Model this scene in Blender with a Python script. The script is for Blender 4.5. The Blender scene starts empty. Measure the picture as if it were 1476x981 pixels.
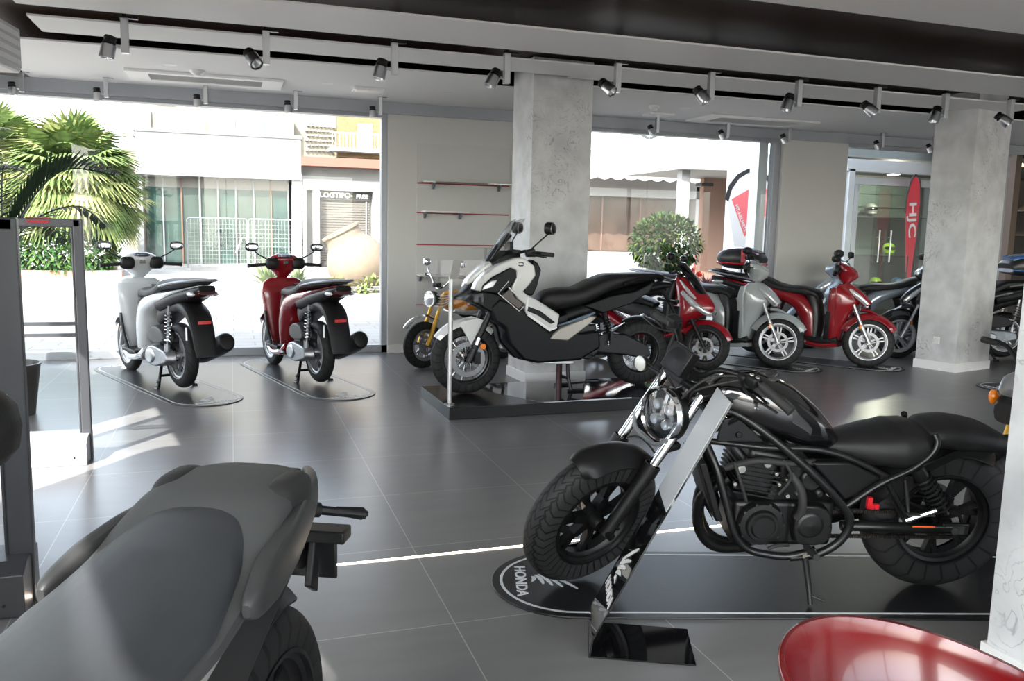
import bpy, bmesh, math, random
from mathutils import Vector, Matrix, noise
random.seed(7)
SC = bpy.context.scene
COL = SC.collection
PI = math.pi
def R(d): return math.radians(d)

# ------------------------------------------------------------------ camera, sky, sun, exposure
cam_data = bpy.data.cameras.new('camera')
cam = bpy.data.objects.new('camera', cam_data); COL.objects.link(cam)
cam_data.sensor_width = 36.0
cam_data.lens = 1210.65 / 1476 * 36.0
cam_data.clip_start = 0.05; cam_data.clip_end = 500
_r = Vector((0.94916878, -0.31395131, 0.02265387)); _u = Vector((0.02001968, 0.13203642, 0.99104268)); _f = Vector((0.31413028, 0.94021325, -0.13161006))
cam.matrix_world = Matrix(((_r.x, _u.x, -_f.x, 0), (_r.y, _u.y, -_f.y, 0), (_r.z, _u.z, -_f.z, 1.5), (0, 0, 0, 1)))
SC.camera = cam
SC.view_settings.view_transform = 'Standard'
try: SC.view_settings.look = 'None'
except Exception: pass
SC.view_settings.gamma = 1.0
SC.view_settings.use_curve_mapping = False
SC.view_settings.exposure = 0.92
try:
    SC.cycles.use_denoising = True
    SC.cycles.max_bounces = 10; SC.cycles.diffuse_bounces = 5; SC.cycles.glossy_bounces = 4
    SC.cycles.transparent_max_bounces = 24; SC.cycles.sample_clamp_indirect = 6.0
    SC.cycles.caustics_reflective = False; SC.cycles.caustics_refractive = False
except Exception: pass
SUN_EL = 40.0
SUN_H = Vector((0.571, 0.821, 0))           # the way sunlight travels over the ground
world = bpy.data.worlds.new('world'); SC.world = world; world.use_nodes = True
_nt = world.node_tree; _bg = _nt.nodes['Background']
_sky = _nt.nodes.new('ShaderNodeTexSky'); _sky.sky_type = 'NISHITA'; _sky.sun_disc = False
_sky.sun_elevation = R(SUN_EL); _sky.sun_rotation = math.atan2(-SUN_H.x, -SUN_H.y)
_sky.air_density = 1.0; _sky.dust_density = 2.0
_hs = _nt.nodes.new('ShaderNodeHueSaturation'); _hs.inputs['Saturation'].default_value = .45
_nt.links.new(_sky.outputs[0], _hs.inputs['Color']); _nt.links.new(_hs.outputs[0], _bg.inputs[0]); _bg.inputs[1].default_value = 0.8
sun_data = bpy.data.lights.new('sun', 'SUN'); sun = bpy.data.objects.new('sun', sun_data); COL.objects.link(sun)
sun_data.energy = 9.0; sun_data.angle = R(0.53); sun_data.color = (1.0, 0.96, 0.9)
_d = Vector((SUN_H.x * math.cos(R(SUN_EL)), SUN_H.y * math.cos(R(SUN_EL)), -math.sin(R(SUN_EL))))
sun.rotation_euler = _d.to_track_quat('-Z', 'Y').to_euler(); sun.location = (-20, -25, 40)

# ------------------------------------------------------------------ materials
MATS = {}
def mat(name, col, rough=0.5, metal=0.0, coat=0.0, emit=None, estr=0.0, trans=0.0, alpha=1.0, spec=0.5, noise_amt=0.0, noise_scale=30.0, bump=0.0, bscale=200.0):
    if name in MATS: return MATS[name]
    m = bpy.data.materials.new(name); m.use_nodes = True; nt = m.node_tree; b = nt.nodes['Principled BSDF']
    b.inputs['Base Color'].default_value = (*col, 1); b.inputs['Roughness'].default_value = rough
    b.inputs['Metallic'].default_value = metal; b.inputs['Coat Weight'].default_value = coat
    b.inputs['Coat Roughness'].default_value = 0.04; b.inputs['Specular IOR Level'].default_value = spec
    b.inputs['Transmission Weight'].default_value = trans
    if emit: b.inputs['Emission Color'].default_value = (*emit, 1); b.inputs['Emission Strength'].default_value = estr
    b.inputs['Alpha'].default_value = alpha
    tc = nt.nodes.new('ShaderNodeTexCoord')
    n = nt.nodes.new('ShaderNodeTexNoise'); n.inputs['Scale'].default_value = noise_scale; n.inputs['Detail'].default_value = 4
    nt.links.new(tc.outputs['Object'], n.inputs['Vector'])
    if noise_amt:
        r = nt.nodes.new('ShaderNodeValToRGB'); e = r.color_ramp.elements
        e[0].position = .3; e[1].position = .7
        e[0].color = (*[max(0, c * (1 - noise_amt)) for c in col], 1); e[1].color = (*[min(1, c * (1 + noise_amt)) for c in col], 1)
        nt.links.new(n.outputs['Fac'], r.inputs[0]); nt.links.new(r.outputs[0], b.inputs['Base Color'])
    if bump:
        n2 = nt.nodes.new('ShaderNodeTexNoise'); n2.inputs['Scale'].default_value = bscale
        nt.links.new(tc.outputs['Object'], n2.inputs['Vector'])
        bp = nt.nodes.new('ShaderNodeBump'); bp.inputs['Strength'].default_value = bump; bp.inputs['Distance'].default_value = .002
        nt.links.new(n2.outputs['Fac'], bp.inputs['Height']); nt.links.new(bp.outputs[0], b.inputs['Normal'])
    MATS[name] = m; return m
def glassy(name, tint=(1, 1, 1), refl=0.06, rough=0.0):
    """thin pane: mostly clear, with a Fresnel reflection"""
    if name in MATS: return MATS[name]
    m = bpy.data.materials.new(name); m.use_nodes = True; nt = m.node_tree; nt.nodes.clear()
    o = nt.nodes.new('ShaderNodeOutputMaterial'); t = nt.nodes.new('ShaderNodeBsdfTransparent'); g = nt.nodes.new('ShaderNodeBsdfGlossy')
    mx = nt.nodes.new('ShaderNodeMixShader'); f = nt.nodes.new('ShaderNodeLayerWeight'); f.inputs['Blend'].default_value = .25
    ma = nt.nodes.new('ShaderNodeMath'); ma.operation = 'MULTIPLY_ADD'; ma.inputs[1].default_value = .5; ma.inputs[2].default_value = refl
    t.inputs[0].default_value = (*tint, 1); g.inputs['Roughness'].default_value = rough
    nt.links.new(f.outputs['Fresnel'], ma.inputs[0]); nt.links.new(ma.outputs[0], mx.inputs[0])
    nt.links.new(t.outputs[0], mx.inputs[1]); nt.links.new(g.outputs[0], mx.inputs[2]); nt.links.new(mx.outputs[0], o.inputs[0])
    MATS[name] = m; return m
def tread(name, kind):
    """tyre rubber; the grooves are cut as a bump pattern around the axle"""
    if name in MATS: return MATS[name]
    m = mat(name, (.012, .012, .013), .62, spec=.3); nt = m.node_tree; b = nt.nodes['Principled BSDF']; L = nt.links.new
    def N(t, **k):
        n = nt.nodes.new(t)
        for a, v in k.items(): setattr(n, a, v)
        return n
    def M(op, a, bb=None, c=None):
        n = N('ShaderNodeMath', operation=op)
        for i, v in enumerate((a, bb, c)):
            if v is None: continue
            if isinstance(v, (int, float)): n.inputs[i].default_value = v
            else: L(v, n.inputs[i])
        return n.outputs[0]
    tc = N('ShaderNodeTexCoord'); s = N('ShaderNodeSeparateXYZ'); L(tc.outputs['Object'], s.inputs[0])
    x, y, z = s.outputs; ang = M('ARCTAN2', z, x)
    ay = M('ABSOLUTE', y)
    if kind == 'zig':
        u = M('MULTIPLY', ang, 44 / (2 * PI))
        zz = M('PINGPONG', M('MULTIPLY', y, 26.0), .5)
        st = M('FRACT', M('ADD', u, M('MULTIPLY', zz, 1.6)))
        g1 = M('LESS_THAN', st, .2)
        zy = M('ADD', y, M('MULTIPLY', M('PINGPONG', u, .5), .018))
        g2 = M('LESS_THAN', M('FRACT', M('MULTIPLY', M('ADD', zy, .5), 24.0)), .13)
        g = M('MAXIMUM', g1, g2)
    elif kind == 'block':
        u = M('MULTIPLY', ang, 26 / (2 * PI))
        st = M('FRACT', M('ADD', u, M('MULTIPLY', ay, 9.0)))
        g = M('MAXIMUM', M('LESS_THAN', st, .22), M('LESS_THAN', M('ABSOLUTE', M('SUBTRACT', ay, .022)), .004))
    else:
        u = M('MULTIPLY', ang, 22 / (2 * PI))
        st = M('FRACT', M('ADD', u, M('MULTIPLY', ay, 16.0)))
        g = M('MULTIPLY', M('LESS_THAN', st, .13), M('GREATER_THAN', ay, .006))
    bp = N('ShaderNodeBump'); bp.invert = True; bp.inputs['Strength'].default_value = 1.0; bp.inputs['Distance'].default_value = .012
    L(g, bp.inputs['Height']); L(bp.outputs[0], b.inputs['Normal'])
    mx = N('ShaderNodeMix', data_type='RGBA'); mx.inputs[6].default_value = (.021, .021, .022, 1) if kind == 'zig' else (.013, .013, .014, 1); mx.inputs[7].default_value = (.001, .001, .001, 1)
    L(g, mx.inputs[0]); L(mx.outputs[2], b.inputs['Base Color'])
    return m

BLK = mat('black_plastic', (.008, .008, .009), .45, spec=.32, bump=.15, bscale=600)
BLKG = mat('gloss_black', (.006, .006, .007), .12, coat=.8)
BLKM = mat('black_metal', (.009, .009, .010), .35, metal=.2, spec=.35)
DGREY = mat('dark_grey_plastic', (.035, .037, .04), .5)
RUB = mat('rubber', (.015, .015, .015), .7)
SEATM = mat('seat_vinyl', (.010, .010, .011), .5, spec=.35, bump=.3, bscale=900)
CHR = mat('chrome', (.75, .76, .78), .1, metal=1)
ALU = mat('aluminium', (.55, .56, .58), .3, metal=1)
ALUD = mat('cast_aluminium', (.36, .37, .39), .42, metal=.9, noise_amt=.15)
STEEL = mat('brushed_steel', (.5, .5, .5), .33, metal=1)
MIRR = mat('mirror_glass', (.8, .8, .82), .03, metal=1)
REDL = mat('red_lens', (.5, .005, .006), .15, coat=.6)
ORL = mat('orange_lens', (.85, .22, .01), .2, coat=.5)
CLRL = mat('clear_lens', (.75, .78, .8), .08, metal=.5, coat=1)
GOLD = mat('gold_anodised', (.75, .42, .07), .3, metal=.8)
WHT = mat('white_paint', (.8, .8, .8), .35)

# ------------------------------------------------------------------ mesh kit
class G:
    def __init__(s): s.v = []; s.f = []; s.mi = []; s.m = 0
    def _add(s, vs, fs, M=None):
        o = len(s.v)
        for p in vs:
            p = Vector(p)
            s.v.append(M @ p if M else p)
        for q in fs: s.f.append([o + i for i in q]); s.mi.append(s.m)
        return s
    def slot(s, m): s.m = m; return s
    def box(s, c, d, M=None, rz=0.0):
        hx, hy, hz = d[0] / 2, d[1] / 2, d[2] / 2
        cr, sr = math.cos(rz), math.sin(rz)
        vs = []
        for X in (-hx, hx):
            for Y in (-hy, hy):
                for Z in (-hz, hz): vs.append((c[0] + X * cr - Y * sr, c[1] + X * sr + Y * cr, c[2] + Z))
        return s._add(vs, [(0, 1, 3, 2), (4, 6, 7, 5), (0, 4, 5, 1), (2, 3, 7, 6), (0, 2, 6, 4), (1, 5, 7, 3)], M)
    def ring_loft(s, rings, caps=True, closed=False, M=None):
        n = len(rings[0]); vs = [p for r in rings for p in r]; fs = []
        k = len(rings)
        for i in range(k if closed else k - 1):
            a, b = i * n, ((i + 1) % k) * n
            for j in range(n): fs.append((a + j, a + (j + 1) % n, b + (j + 1) % n, b + j))
        if caps and not closed:
            fs.append(tuple(range(n - 1, -1, -1))); fs.append(tuple((k - 1) * n + j for j in range(n)))
        return s._add(vs, fs, M)
    def tube(s, pts, r, n=8, smooth=3, closed=False, M=None, flat=1.0):
        pts = [Vector(p) for p in pts]
        rr = r if isinstance(r, (list, tuple)) else [r] * len(pts)
        if smooth > 1 and len(pts) > 2: pts, rr = crom(pts, rr, smooth, closed)
        rings = []; up = None
        for i, p in enumerate(pts):
            if closed: t = pts[(i + 1) % len(pts)] - pts[i - 1]
            else: t = pts[min(i + 1, len(pts) - 1)] - pts[max(i - 1, 0)]
            t = t.normalized() if t.length > 1e-9 else Vector((1, 0, 0))
            if up is None:
                up = Vector((0, 0, 1)) if abs(t.z) < .9 else Vector((0, 1, 0))
            a = t.cross(up); a = a.normalized() if a.length > 1e-6 else t.orthogonal().normalized()
            b = a.cross(t).normalized(); up = b
            rings.append([p + a * (rr[i] * math.cos(2 * PI * j / n)) + b * (rr[i] * flat * math.sin(2 * PI * j / n)) for j in range(n)])
        return s.ring_loft(rings, not closed, closed, M)
    def cyl(s, a, b, r, r2=None, n=16, M=None): return s.tube([a, b], [r, r if r2 is None else r2], n, 1, M=M)
    def lathe(s, prof, c=(0, 0, 0), axis='z', n=24, M=None, a0=0.0, a1=2 * PI):
        full = abs(a1 - a0 - 2 * PI) < 1e-6; rings = []
        for i in range(n if full else n + 1):
            t = a0 + (a1 - a0) * i / n; ring = []
            for r, h in prof:
                x, y, z = (r * math.cos(t), r * math.sin(t), h)
                if axis == 'y': x, y, z = x, h, y
                elif axis == 'x': x, y, z = h, x, y
                ring.append((c[0] + x, c[1] + y, c[2] + z))
            rings.append(ring)
        k = len(prof); vs = [p for r in rings for p in r]; fs = []; R_ = len(rings)
        for i in range(R_ if full else R_ - 1):
            a, b = i * k, ((i + 1) % R_) * k
            for j in range(k - 1): fs.append((a + j, a + j + 1, b + j + 1, b + j))
        return s._add(vs, fs, M)
    def hull(s, st, n=16, sub=3, e=2.4, M=None):
        """stations (x, z, half height, half width[, y]) swept along their own path in the xz plane"""
        P = [Vector((q[0], q[4] if len(q) > 4 else 0, q[1])) for q in st]; hh = [q[2] for q in st]; hw = [q[3] for q in st]
        if sub > 1:
            P2, hh2 = crom(P, hh, sub); _, hw2 = crom(P, hw, sub); P, hh, hw = P2, hh2, hw2
        rings = []
        for i, p in enumerate(P):
            t = P[min(i + 1, len(P) - 1)] - P[max(i - 1, 0)]; t.y = 0; t.normalize()
            nrm = Vector((-t.z, 0, t.x))
            if nrm.z < 0: nrm = -nrm
            ring = []
            for j in range(n):
                a = 2 * PI * j / n; c, q = math.cos(a), math.sin(a)
                cc = math.copysign(abs(c) ** (2 / e), c); qq = math.copysign(abs(q) ** (2 / e), q)
                ring.append(p + Vector((0, 1, 0)) * (hw[i] * cc) + nrm * (hh[i] * qq))
            rings.append(ring)
        return s.ring_loft(rings, M=M)
    def zhull(s, st, n=20, sub=3, e=2.2, nose=0.0, M=None):
        """stations (z, x back, x front, half width) - horizontal slices; nose > 0 narrows the front"""
        if sub > 1:
            P, w = crom([Vector((q[1], q[2], q[0])) for q in st], [q[3] for q in st], sub)
            st = [(p.z, p.x, p.y, w[i]) for i, p in enumerate(P)]
        rings = []
        for z, xb, xf, hw in st:
            c, a_ = (xb + xf) / 2, (xf - xb) / 2; ring = []
            for j in range(n):
                a = 2 * PI * j / n; ca, sa = math.cos(a), math.sin(a)
                X = math.copysign(abs(ca) ** (2 / e), ca); Y = math.copysign(abs(sa) ** (2 / e), sa)
                ring.append((c + a_ * X, hw * Y * (1 - nose * (X + 1) / 2), z))
            rings.append(ring)
        return s.ring_loft(rings, M=M)
    def plate(s, out, y0, y1, M=None, yfun=None, taper=0.0):
        """xz outline given thickness from y0 to y1 (taper shrinks the y1 face towards its centre)"""
        n = len(out); cx = sum(p[0] for p in out) / n; cz = sum(p[1] for p in out) / n
        area = sum(out[i][0] * out[(i + 1) % n][1] - out[(i + 1) % n][0] * out[i][1] for i in range(n))
        o = list(out) if (area > 0) == (y1 < y0) else list(reversed(out))
        vs = [(x, y0 + (yfun(x, z) if yfun else 0), z) for x, z in o] + [(x + (cx - x) * taper, y1 + (yfun(x, z) if yfun else 0), z + (cz - z) * taper) for x, z in o]
        fs = [tuple(range(n - 1, -1, -1)), tuple(range(n, 2 * n))] + [(i, (i + 1) % n, n + (i + 1) % n, n + i) for i in range(n)]
        return s._add(vs, fs, M)
    def ell(s, c, r, n=14, m=9, M=None, e=2.0):
        rings = []
        for i in range(1, m):
            t = PI * i / m; rings.append([])
            for j in range(n):
                a = 2 * PI * j / n
                f = lambda v: math.copysign(abs(v) ** (2 / e), v)
                rings[-1].append((c[0] + r[0] * f(math.sin(t)) * f(math.cos(a)), c[1] + r[1] * f(math.sin(t)) * f(math.sin(a)), c[2] + r[2] * f(math.cos(t))))
        rings.reverse()
        return s.ring_loft(rings, M=M)
    def fender(s, c, Ro, a0, a1, hw, drop=.03, th=.004, n=16, M=None, hw1=None):
        """curved mudguard strip round an axle at c (x,z), arched across its width"""
        top = []; 
        k = 9; rings = []
        for i in range(n + 1):
            t = R(a0 + (a1 - a0) * i / n); w = hw + ((hw1 if hw1 else hw) - hw) * i / n
            endf = math.sin(PI * min(1, max(0, min(i, n - i) / 3)) / 2) * .35 + .65
            o = []; 
            for j in range(k):
                u = -1 + 2 * j / (k - 1); rr = Ro - drop * abs(u) ** 2.2
                o.append((c[0] + rr * math.cos(t), u * w * endf, c[1] + rr * math.sin(t)))
            q = []
            for j in range(k - 1, -1, -1):
                u = -1 + 2 * j / (k - 1); rr = Ro - th - drop * abs(u) ** 2.2
                q.append((c[0] + rr * math.cos(t), u * w * endf * .985, c[1] + rr * math.sin(t)))
            rings.append(o + q)
        return s.ring_loft(rings, M=M)
    def build(s, name, mats, parent=None, smooth=True, bevel=0.0, seg=2, sub=0, ang=38, loc=None):
        me = bpy.data.meshes.new(name)
        vs = s.v
        if loc is not None: L_ = Vector(loc); vs = [v - L_ for v in s.v]
        me.from_pydata([tuple(v) for v in vs], [], s.f)
        if not isinstance(mats, (list, tuple)): mats = [mats]
        for m in mats: me.materials.append(m)
        if len(mats) > 1: me.polygons.foreach_set('material_index', s.mi)
        bm = bmesh.new(); bm.from_mesh(me)
        bmesh.ops.recalc_face_normals(bm, faces=bm.faces)
        if smooth:
            for f in bm.faces: f.smooth = True
            for ed in bm.edges:
                if len(ed.link_faces) == 2 and ed.calc_face_angle(0) > R(ang): ed.smooth = False
        bm.to_mesh(me); bm.free(); me.update()
        o = bpy.data.objects.new(name, me); COL.objects.link(o)
        if loc is not None: o.location = loc
        if parent is not None: o.parent = parent
        if bevel:
            b = o.modifiers.new('bevel', 'BEVEL'); b.width = bevel; b.segments = seg; b.limit_method = 'ANGLE'; b.angle_limit = R(35)
            try: b.harden_normals = False
            except Exception: pass
        if sub:
            b = o.modifiers.new('sub', 'SUBSURF'); b.levels = sub; b.render_levels = sub
        return o
def crom(P, w, k, closed=False):
    n = len(P); out = []; ow = []
    rng = n if closed else n - 1
    for i in range(rng):
        g = (lambda q: q % n) if closed else (lambda q: max(0, min(n - 1, q)))
        p0, p1, p2, p3 = P[g(i - 1)], P[g(i)], P[g(i + 1)], P[g(i + 2)]
        w1, w2 = w[g(i)], w[g(i + 1)]
        for j in range(k):
            t = j / k
            out.append(0.5 * ((2 * p1) + (p2 - p0) * t + (2 * p0 - 5 * p1 + 4 * p2 - p3) * t * t + (3 * p1 - p0 - 3 * p2 + p3) * t ** 3))
            ow.append(w1 + (w2 - w1) * t)
    if not closed: out.append(P[-1]); ow.append(w[-1])
    return out, ow
def smooth2d(out, k=4):
    P, _ = crom([Vector((x, z, 0)) for x, z in out], [0] * len(out), k, True)
    return [(p.x, p.y) for p in P]
def tag(o, label=None, cat=None, group=None, kind=None):
    if label: o['label'] = label
    if cat: o['category'] = cat
    if group: o['group'] = group
    if kind: o['kind'] = kind
    return o
def thing(name, label, cat, loc=(0, 0, 0), yaw=0.0, lean=0.0, group=None):
    o = bpy.data.objects.new(name, None); COL.objects.link(o); o.empty_display_size = .1
    o.rotation_mode = 'XYZ'; o.location = loc; o.rotation_euler = (lean, 0, yaw)
    return tag(o, label, cat, group)
def struct(o): o['kind'] = 'structure'; return o
def text_geo(txt, size, bold=True, extrude=.0008, width=1.0):
    """letters as a mesh, lying in xy, centred"""
    c = bpy.data.curves.new('lettering', 'FONT'); c.body = txt; c.size = size; c.extrude = extrude; c.align_x = 'CENTER'; c.align_y = 'CENTER'
    c.offset = size * .02 if bold else 0
    o = bpy.data.objects.new('lettering', c); COL.objects.link(o)
    dg = bpy.context.evaluated_depsgraph_get(); me = bpy.data.meshes.new_from_object(o.evaluated_get(dg))
    g = G(); g._add([Vector((v.co.x * width, v.co.y, v.co.z)) for v in me.vertices], [tuple(p.vertices) for p in me.polygons])
    bpy.data.objects.remove(o); bpy.data.curves.remove(c); bpy.data.meshes.remove(me)
    return g
def xform(g, M):
    g.v = [M @ v for v in g.v]; return g
def merge(a, b):
    o = len(a.v); a.v += b.v; a.f += [[o + i for i in q] for q in b.f]; a.mi += [a.m] * len(b.f); return a
def wing_geo(s=1.0, th=.0008, flip=False):
    """feathered wing emblem lying in xy, about s wide and 1.4 s high, root at the lower left"""
    g = G()
    S = [(.17, .02), (.08, .11), (.03, .22), (0, .34), (.02, .46)]
    T = [(.54, 0), (.70, .31), (.80, .56), (.90, .84), (1.0, 1.25)]
    for (sx, sy), (tx, ty) in zip(S, T):
        lo = []; up = []
        for k in range(6):
            u = k / 5; bow = .10 * math.sin(PI * u)
            x, y = sx + (tx - sx) * u, sy + (ty - sy) * u
            lo.append((x + bow * .2, y + bow * .2))
            w = .105 * (1 - u ** 2 * .45)
            up.append((x - w * .55 * (ty - sy + .1) - .02 * u, y + w * (1 - .2 * ty) + bow * .5))
        ring = lo + up[::-1]
        if flip: ring = [(-x, y) for x, y in ring]
        vs = [((x - .45 * (1, -1)[flip]) * s, y * s, 0) for x, y in ring] + [((x - .45 * (1, -1)[flip]) * s, y * s, th) for x, y in ring]; m = len(ring)
        g._add(vs, [tuple(range(m - 1, -1, -1)), tuple(range(m, 2 * m))] + [(q, (q + 1) % m, m + (q + 1) % m, m + q) for q in range(m)])
    return g
# ================================================================== THE SHOP
CZ = 2.91                                   # underside of the white ceiling boards
BW = 9.9                                    # inner face of the back wall
# left shop front: a line through FP with direction FD
FP = Vector((-2.41, 4.62, 0)); FD = Vector((-.195, .98, 0)).normalized(); FN = Vector((FD.y, -FD.x, 0))
def on_front(y): return FP + FD * ((y - FP.y) / FD.y)

def floor_mat():
    m = mat('floor_tile', (.12, .12, .125), .28, spec=.5); nt = m.node_tree; b = nt.nodes['Principled BSDF']; L = nt.links.new
    tc = nt.nodes.new('ShaderNodeTexCoord'); mp = nt.nodes.new('ShaderNodeMapping'); L(tc.outputs['Object'], mp.inputs[0])
    mp.inputs['Location'].default_value = (.02, -.55 + .8, 0)
    br = nt.nodes.new('ShaderNodeTexBrick'); br.offset = 0; br.offset_frequency = 2; br.squash = 1
    br.inputs['Scale'].default_value = 1; br.inputs['Brick Width'].default_value = .8; br.inputs['Row Height'].default_value = .8
    br.inputs['Mortar Size'].default_value = .0022; br.inputs['Mortar Smooth'].default_value = .0
    br.inputs['Color1'].default_value = (.175, .173, .172, 1); br.inputs['Color2'].default_value = (.19, .187, .185, 1); br.inputs['Mortar'].default_value = (.40, .385, .37, 1)
    L(mp.outputs[0], br.inputs[0])
    mp2 = nt.nodes.new('ShaderNodeMapping'); mp2.inputs['Scale'].default_value = (1.2, 5, 1); L(tc.outputs['Object'], mp2.inputs[0])
    n = nt.nodes.new('ShaderNodeTexNoise'); n.inputs['Scale'].default_value = 1.6; n.inputs['Detail'].default_value = 6; L(mp2.outputs[0], n.inputs[0])
    cr = nt.nodes.new('ShaderNodeValToRGB'); cr.color_ramp.elements[0].position = .2; cr.color_ramp.elements[1].position = .85
    cr.color_ramp.elements[0].color = (.88, .88, .89, 1); cr.color_ramp.elements[1].color = (1.1, 1.09, 1.07, 1); L(n.outputs['Fac'], cr.inputs[0])
    mx = nt.nodes.new('ShaderNodeMix'); mx.data_type = 'RGBA'; mx.blend_type = 'MULTIPLY'; mx.inputs[0].default_value = 1
    L(br.outputs['Color'], mx.inputs[6]); L(cr.outputs[0], mx.inputs[7]); L(mx.outputs[2], b.inputs['Base Color'])
    return m
def wallpaper():
    """pale plaster paper with fine pencil-like scrolls"""
    m = mat('scroll_wallpaper', (.62, .63, .65), .55); nt = m.node_tree; b = nt.nodes['Principled BSDF']; L = nt.links.new
    tc = nt.nodes.new('ShaderNodeTexCoord')
    n = nt.nodes.new('ShaderNodeTexNoise'); n.inputs['Scale'].default_value = 3.2; n.inputs['Detail'].default_value = 5; n.inputs['Distortion'].default_value = 1.2; L(tc.outputs['Object'], n.inputs[0])
    w = nt.nodes.new('ShaderNodeMath'); w.operation = 'PINGPONG'; w.inputs[1].default_value = .045; L(n.outputs['Fac'], w.inputs[0])
    lt = nt.nodes.new('ShaderNodeMapRange'); lt.inputs[1].default_value = 0; lt.inputs[2].default_value = .008; lt.inputs[3].default_value = 1; lt.inputs[4].default_value = 0; L(w.outputs[0], lt.inputs[0])
    n2 = nt.nodes.new('ShaderNodeTexNoise'); n2.inputs['Scale'].default_value = 2.3; n2.inputs['Detail'].default_value = 2; L(tc.outputs['Object'], n2.inputs[0])
    th = nt.nodes.new('ShaderNodeMapRange'); th.inputs[1].default_value = .5; th.inputs[2].default_value = .68; L(n2.outputs['Fac'], th.inputs[0])
    mu = nt.nodes.new('ShaderNodeMath'); mu.operation = 'MULTIPLY'; L(lt.outputs[0], mu.inputs[0]); L(th.outputs[0], mu.inputs[1])
    sc = nt.nodes.new('ShaderNodeMath'); sc.operation = 'MULTIPLY'; sc.inputs[1].default_value = .85; L(mu.outputs[0], sc.inputs[0])
    n3 = nt.nodes.new('ShaderNodeTexNoise'); n3.inputs['Scale'].default_value = 5; n3.inputs['Detail'].default_value = 7; L(tc.outputs['Object'], n3.inputs[0])
    cr = nt.nodes.new('ShaderNodeValToRGB'); cr.color_ramp.elements[0].position = .3; cr.color_ramp.elements[1].position = .7
    cr.color_ramp.elements[0].color = (.50, .51, .52, 1); cr.color_ramp.elements[1].color = (.68, .69, .70, 1); L(n3.outputs['Fac'], cr.inputs[0])
    mx = nt.nodes.new('ShaderNodeMix'); mx.data_type = 'RGBA'; L(sc.outputs[0], mx.inputs[0]); L(cr.outputs[0], mx.inputs[6]); mx.inputs[7].default_value = (.14, .14, .15, 1)
    L(mx.outputs[2], b.inputs['Base Color']); return m
FLOORM = floor_mat(); PAPER = wallpaper()
WALLM = mat('wall_paint', (.60, .60, .58), .7, bump=.05, bscale=300)
CEILM = mat('ceiling_paint', (.78, .78, .78), .7)
BROWN = mat('ceiling_brown', (.030, .017, .012), .45)
FRAME = mat('window_frame_grey', (.34, .36, .39), .4, metal=.2)
FRAMEL = mat('window_frame_light', (.62, .65, .69), .35, metal=.3)
GLASS = glassy('window_glass', (.97, .985, .98), .012)

# floor slab (the shop's) and the ground outside
X0, X1, YR = -2.9, 19.0, -3.5
a, b_ = on_front(YR), on_front(BW + .3)
g = G(); g._add([(a.x, a.y, 0), (X1, YR, 0), (X1, BW + .25, 0), (b_.x, b_.y - .05, 0), (a.x, a.y, -.2), (X1, YR, -.2), (X1, BW + .25, -.2), (b_.x, b_.y - .05, -.2)],
    [(0, 1, 2, 3), (7, 6, 5, 4), (0, 4, 5, 1), (1, 5, 6, 2), (2, 6, 7, 3), (3, 7, 4, 0)])
struct(g.build('floor', FLOORM, smooth=False))
# far room beyond the right hand column
g = G(); g.box((16.0, 12.6, -.1), (11.0, 4.9, .2)); struct(g.build('floor.001', FLOORM, smooth=False))

# back wall piers between the windows
def wallbox(name, x0, x1, y0, y1, z0, z1, m=WALLM, bevel=0):
    g = G(); g.box(((x0 + x1) / 2, (y0 + y1) / 2, (z0 + z1) / 2), (x1 - x0, y1 - y0, z1 - z0)); return struct(g.build(name, m, smooth=False, bevel=bevel))
wallbox('wall_back', 1.74, 4.02, BW, BW + .28, 0, 3.3)
wallbox('wall_back.001', 7.12, 8.18, BW - .02, BW + .26, 0, 3.3)
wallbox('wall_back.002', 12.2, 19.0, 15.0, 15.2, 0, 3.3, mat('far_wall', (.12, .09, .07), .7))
wallbox('wall_header', -3.4, 1.74, BW, BW + .28, 2.86, 3.3)
wallbox('wall_header.001', 4.02, 7.12, BW, BW + .28, 2.86, 3.3)
wallbox('wall_header.002', 8.18, 12.2, BW, BW + .28, 2.86, 3.3)
wallbox('wall_right', 19.0, 19.2, YR, 15.2, 0, 3.3)
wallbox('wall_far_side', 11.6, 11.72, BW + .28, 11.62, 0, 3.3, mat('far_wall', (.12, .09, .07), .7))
wallbox('baseboard_back', 1.74, 4.02, BW - .018, BW, 0, .09, WHT)
wallbox('baseboard_back.001', 7.12, 8.18, BW - .038, BW - .02, 0, .09, WHT)
# windows in the back wall
def window(n, x0, x1, z0=.0, z1=2.86, mull=(), jamb=.07, top=.12):
    root = thing('window_%d' % n, None, None, ((x0 + x1) / 2, BW + .1, 0)); struct(root)
    cx = (x0 + x1) / 2
    g = G(); w = x1 - x0
    g.box((0, 0, z0 + .045), (w, .12, .09)); g.box((0, 0, z1 - top / 2), (w, .16, top))
    for sx in (-1, 1): g.box((sx * (w / 2 - jamb / 2), 0, (z0 + z1) / 2), (jamb, .12, z1 - z0))
    g.build('window_frame', FRAME, root, smooth=False, bevel=.004)
    xs = [x0 + jamb] + list(mull) + [x1 - jamb]
    for a_, b2 in zip(xs[:-1], xs[1:]):
        g = G(); g.box(((a_ + b2) / 2 - cx, 0, (z0 + z1) / 2), (b2 - a_ - .006, .008, z1 - z0 - top)); g.build('glass_pane', GLASS, root, smooth=False)
    return root
window(1, -3.42, 1.74, mull=(-.05,), jamb=.07)
window(2, 4.02, 7.12, mull=(5.15,), jamb=.1)
window(3, 8.18, 11.2, mull=(9.9,), jamb=.05)
# pale inner reveal post beside the second window
wallbox('trim_1', 6.86, 7.0, BW + .16, BW + .36, 0, 2.75, FRAMEL)
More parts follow.
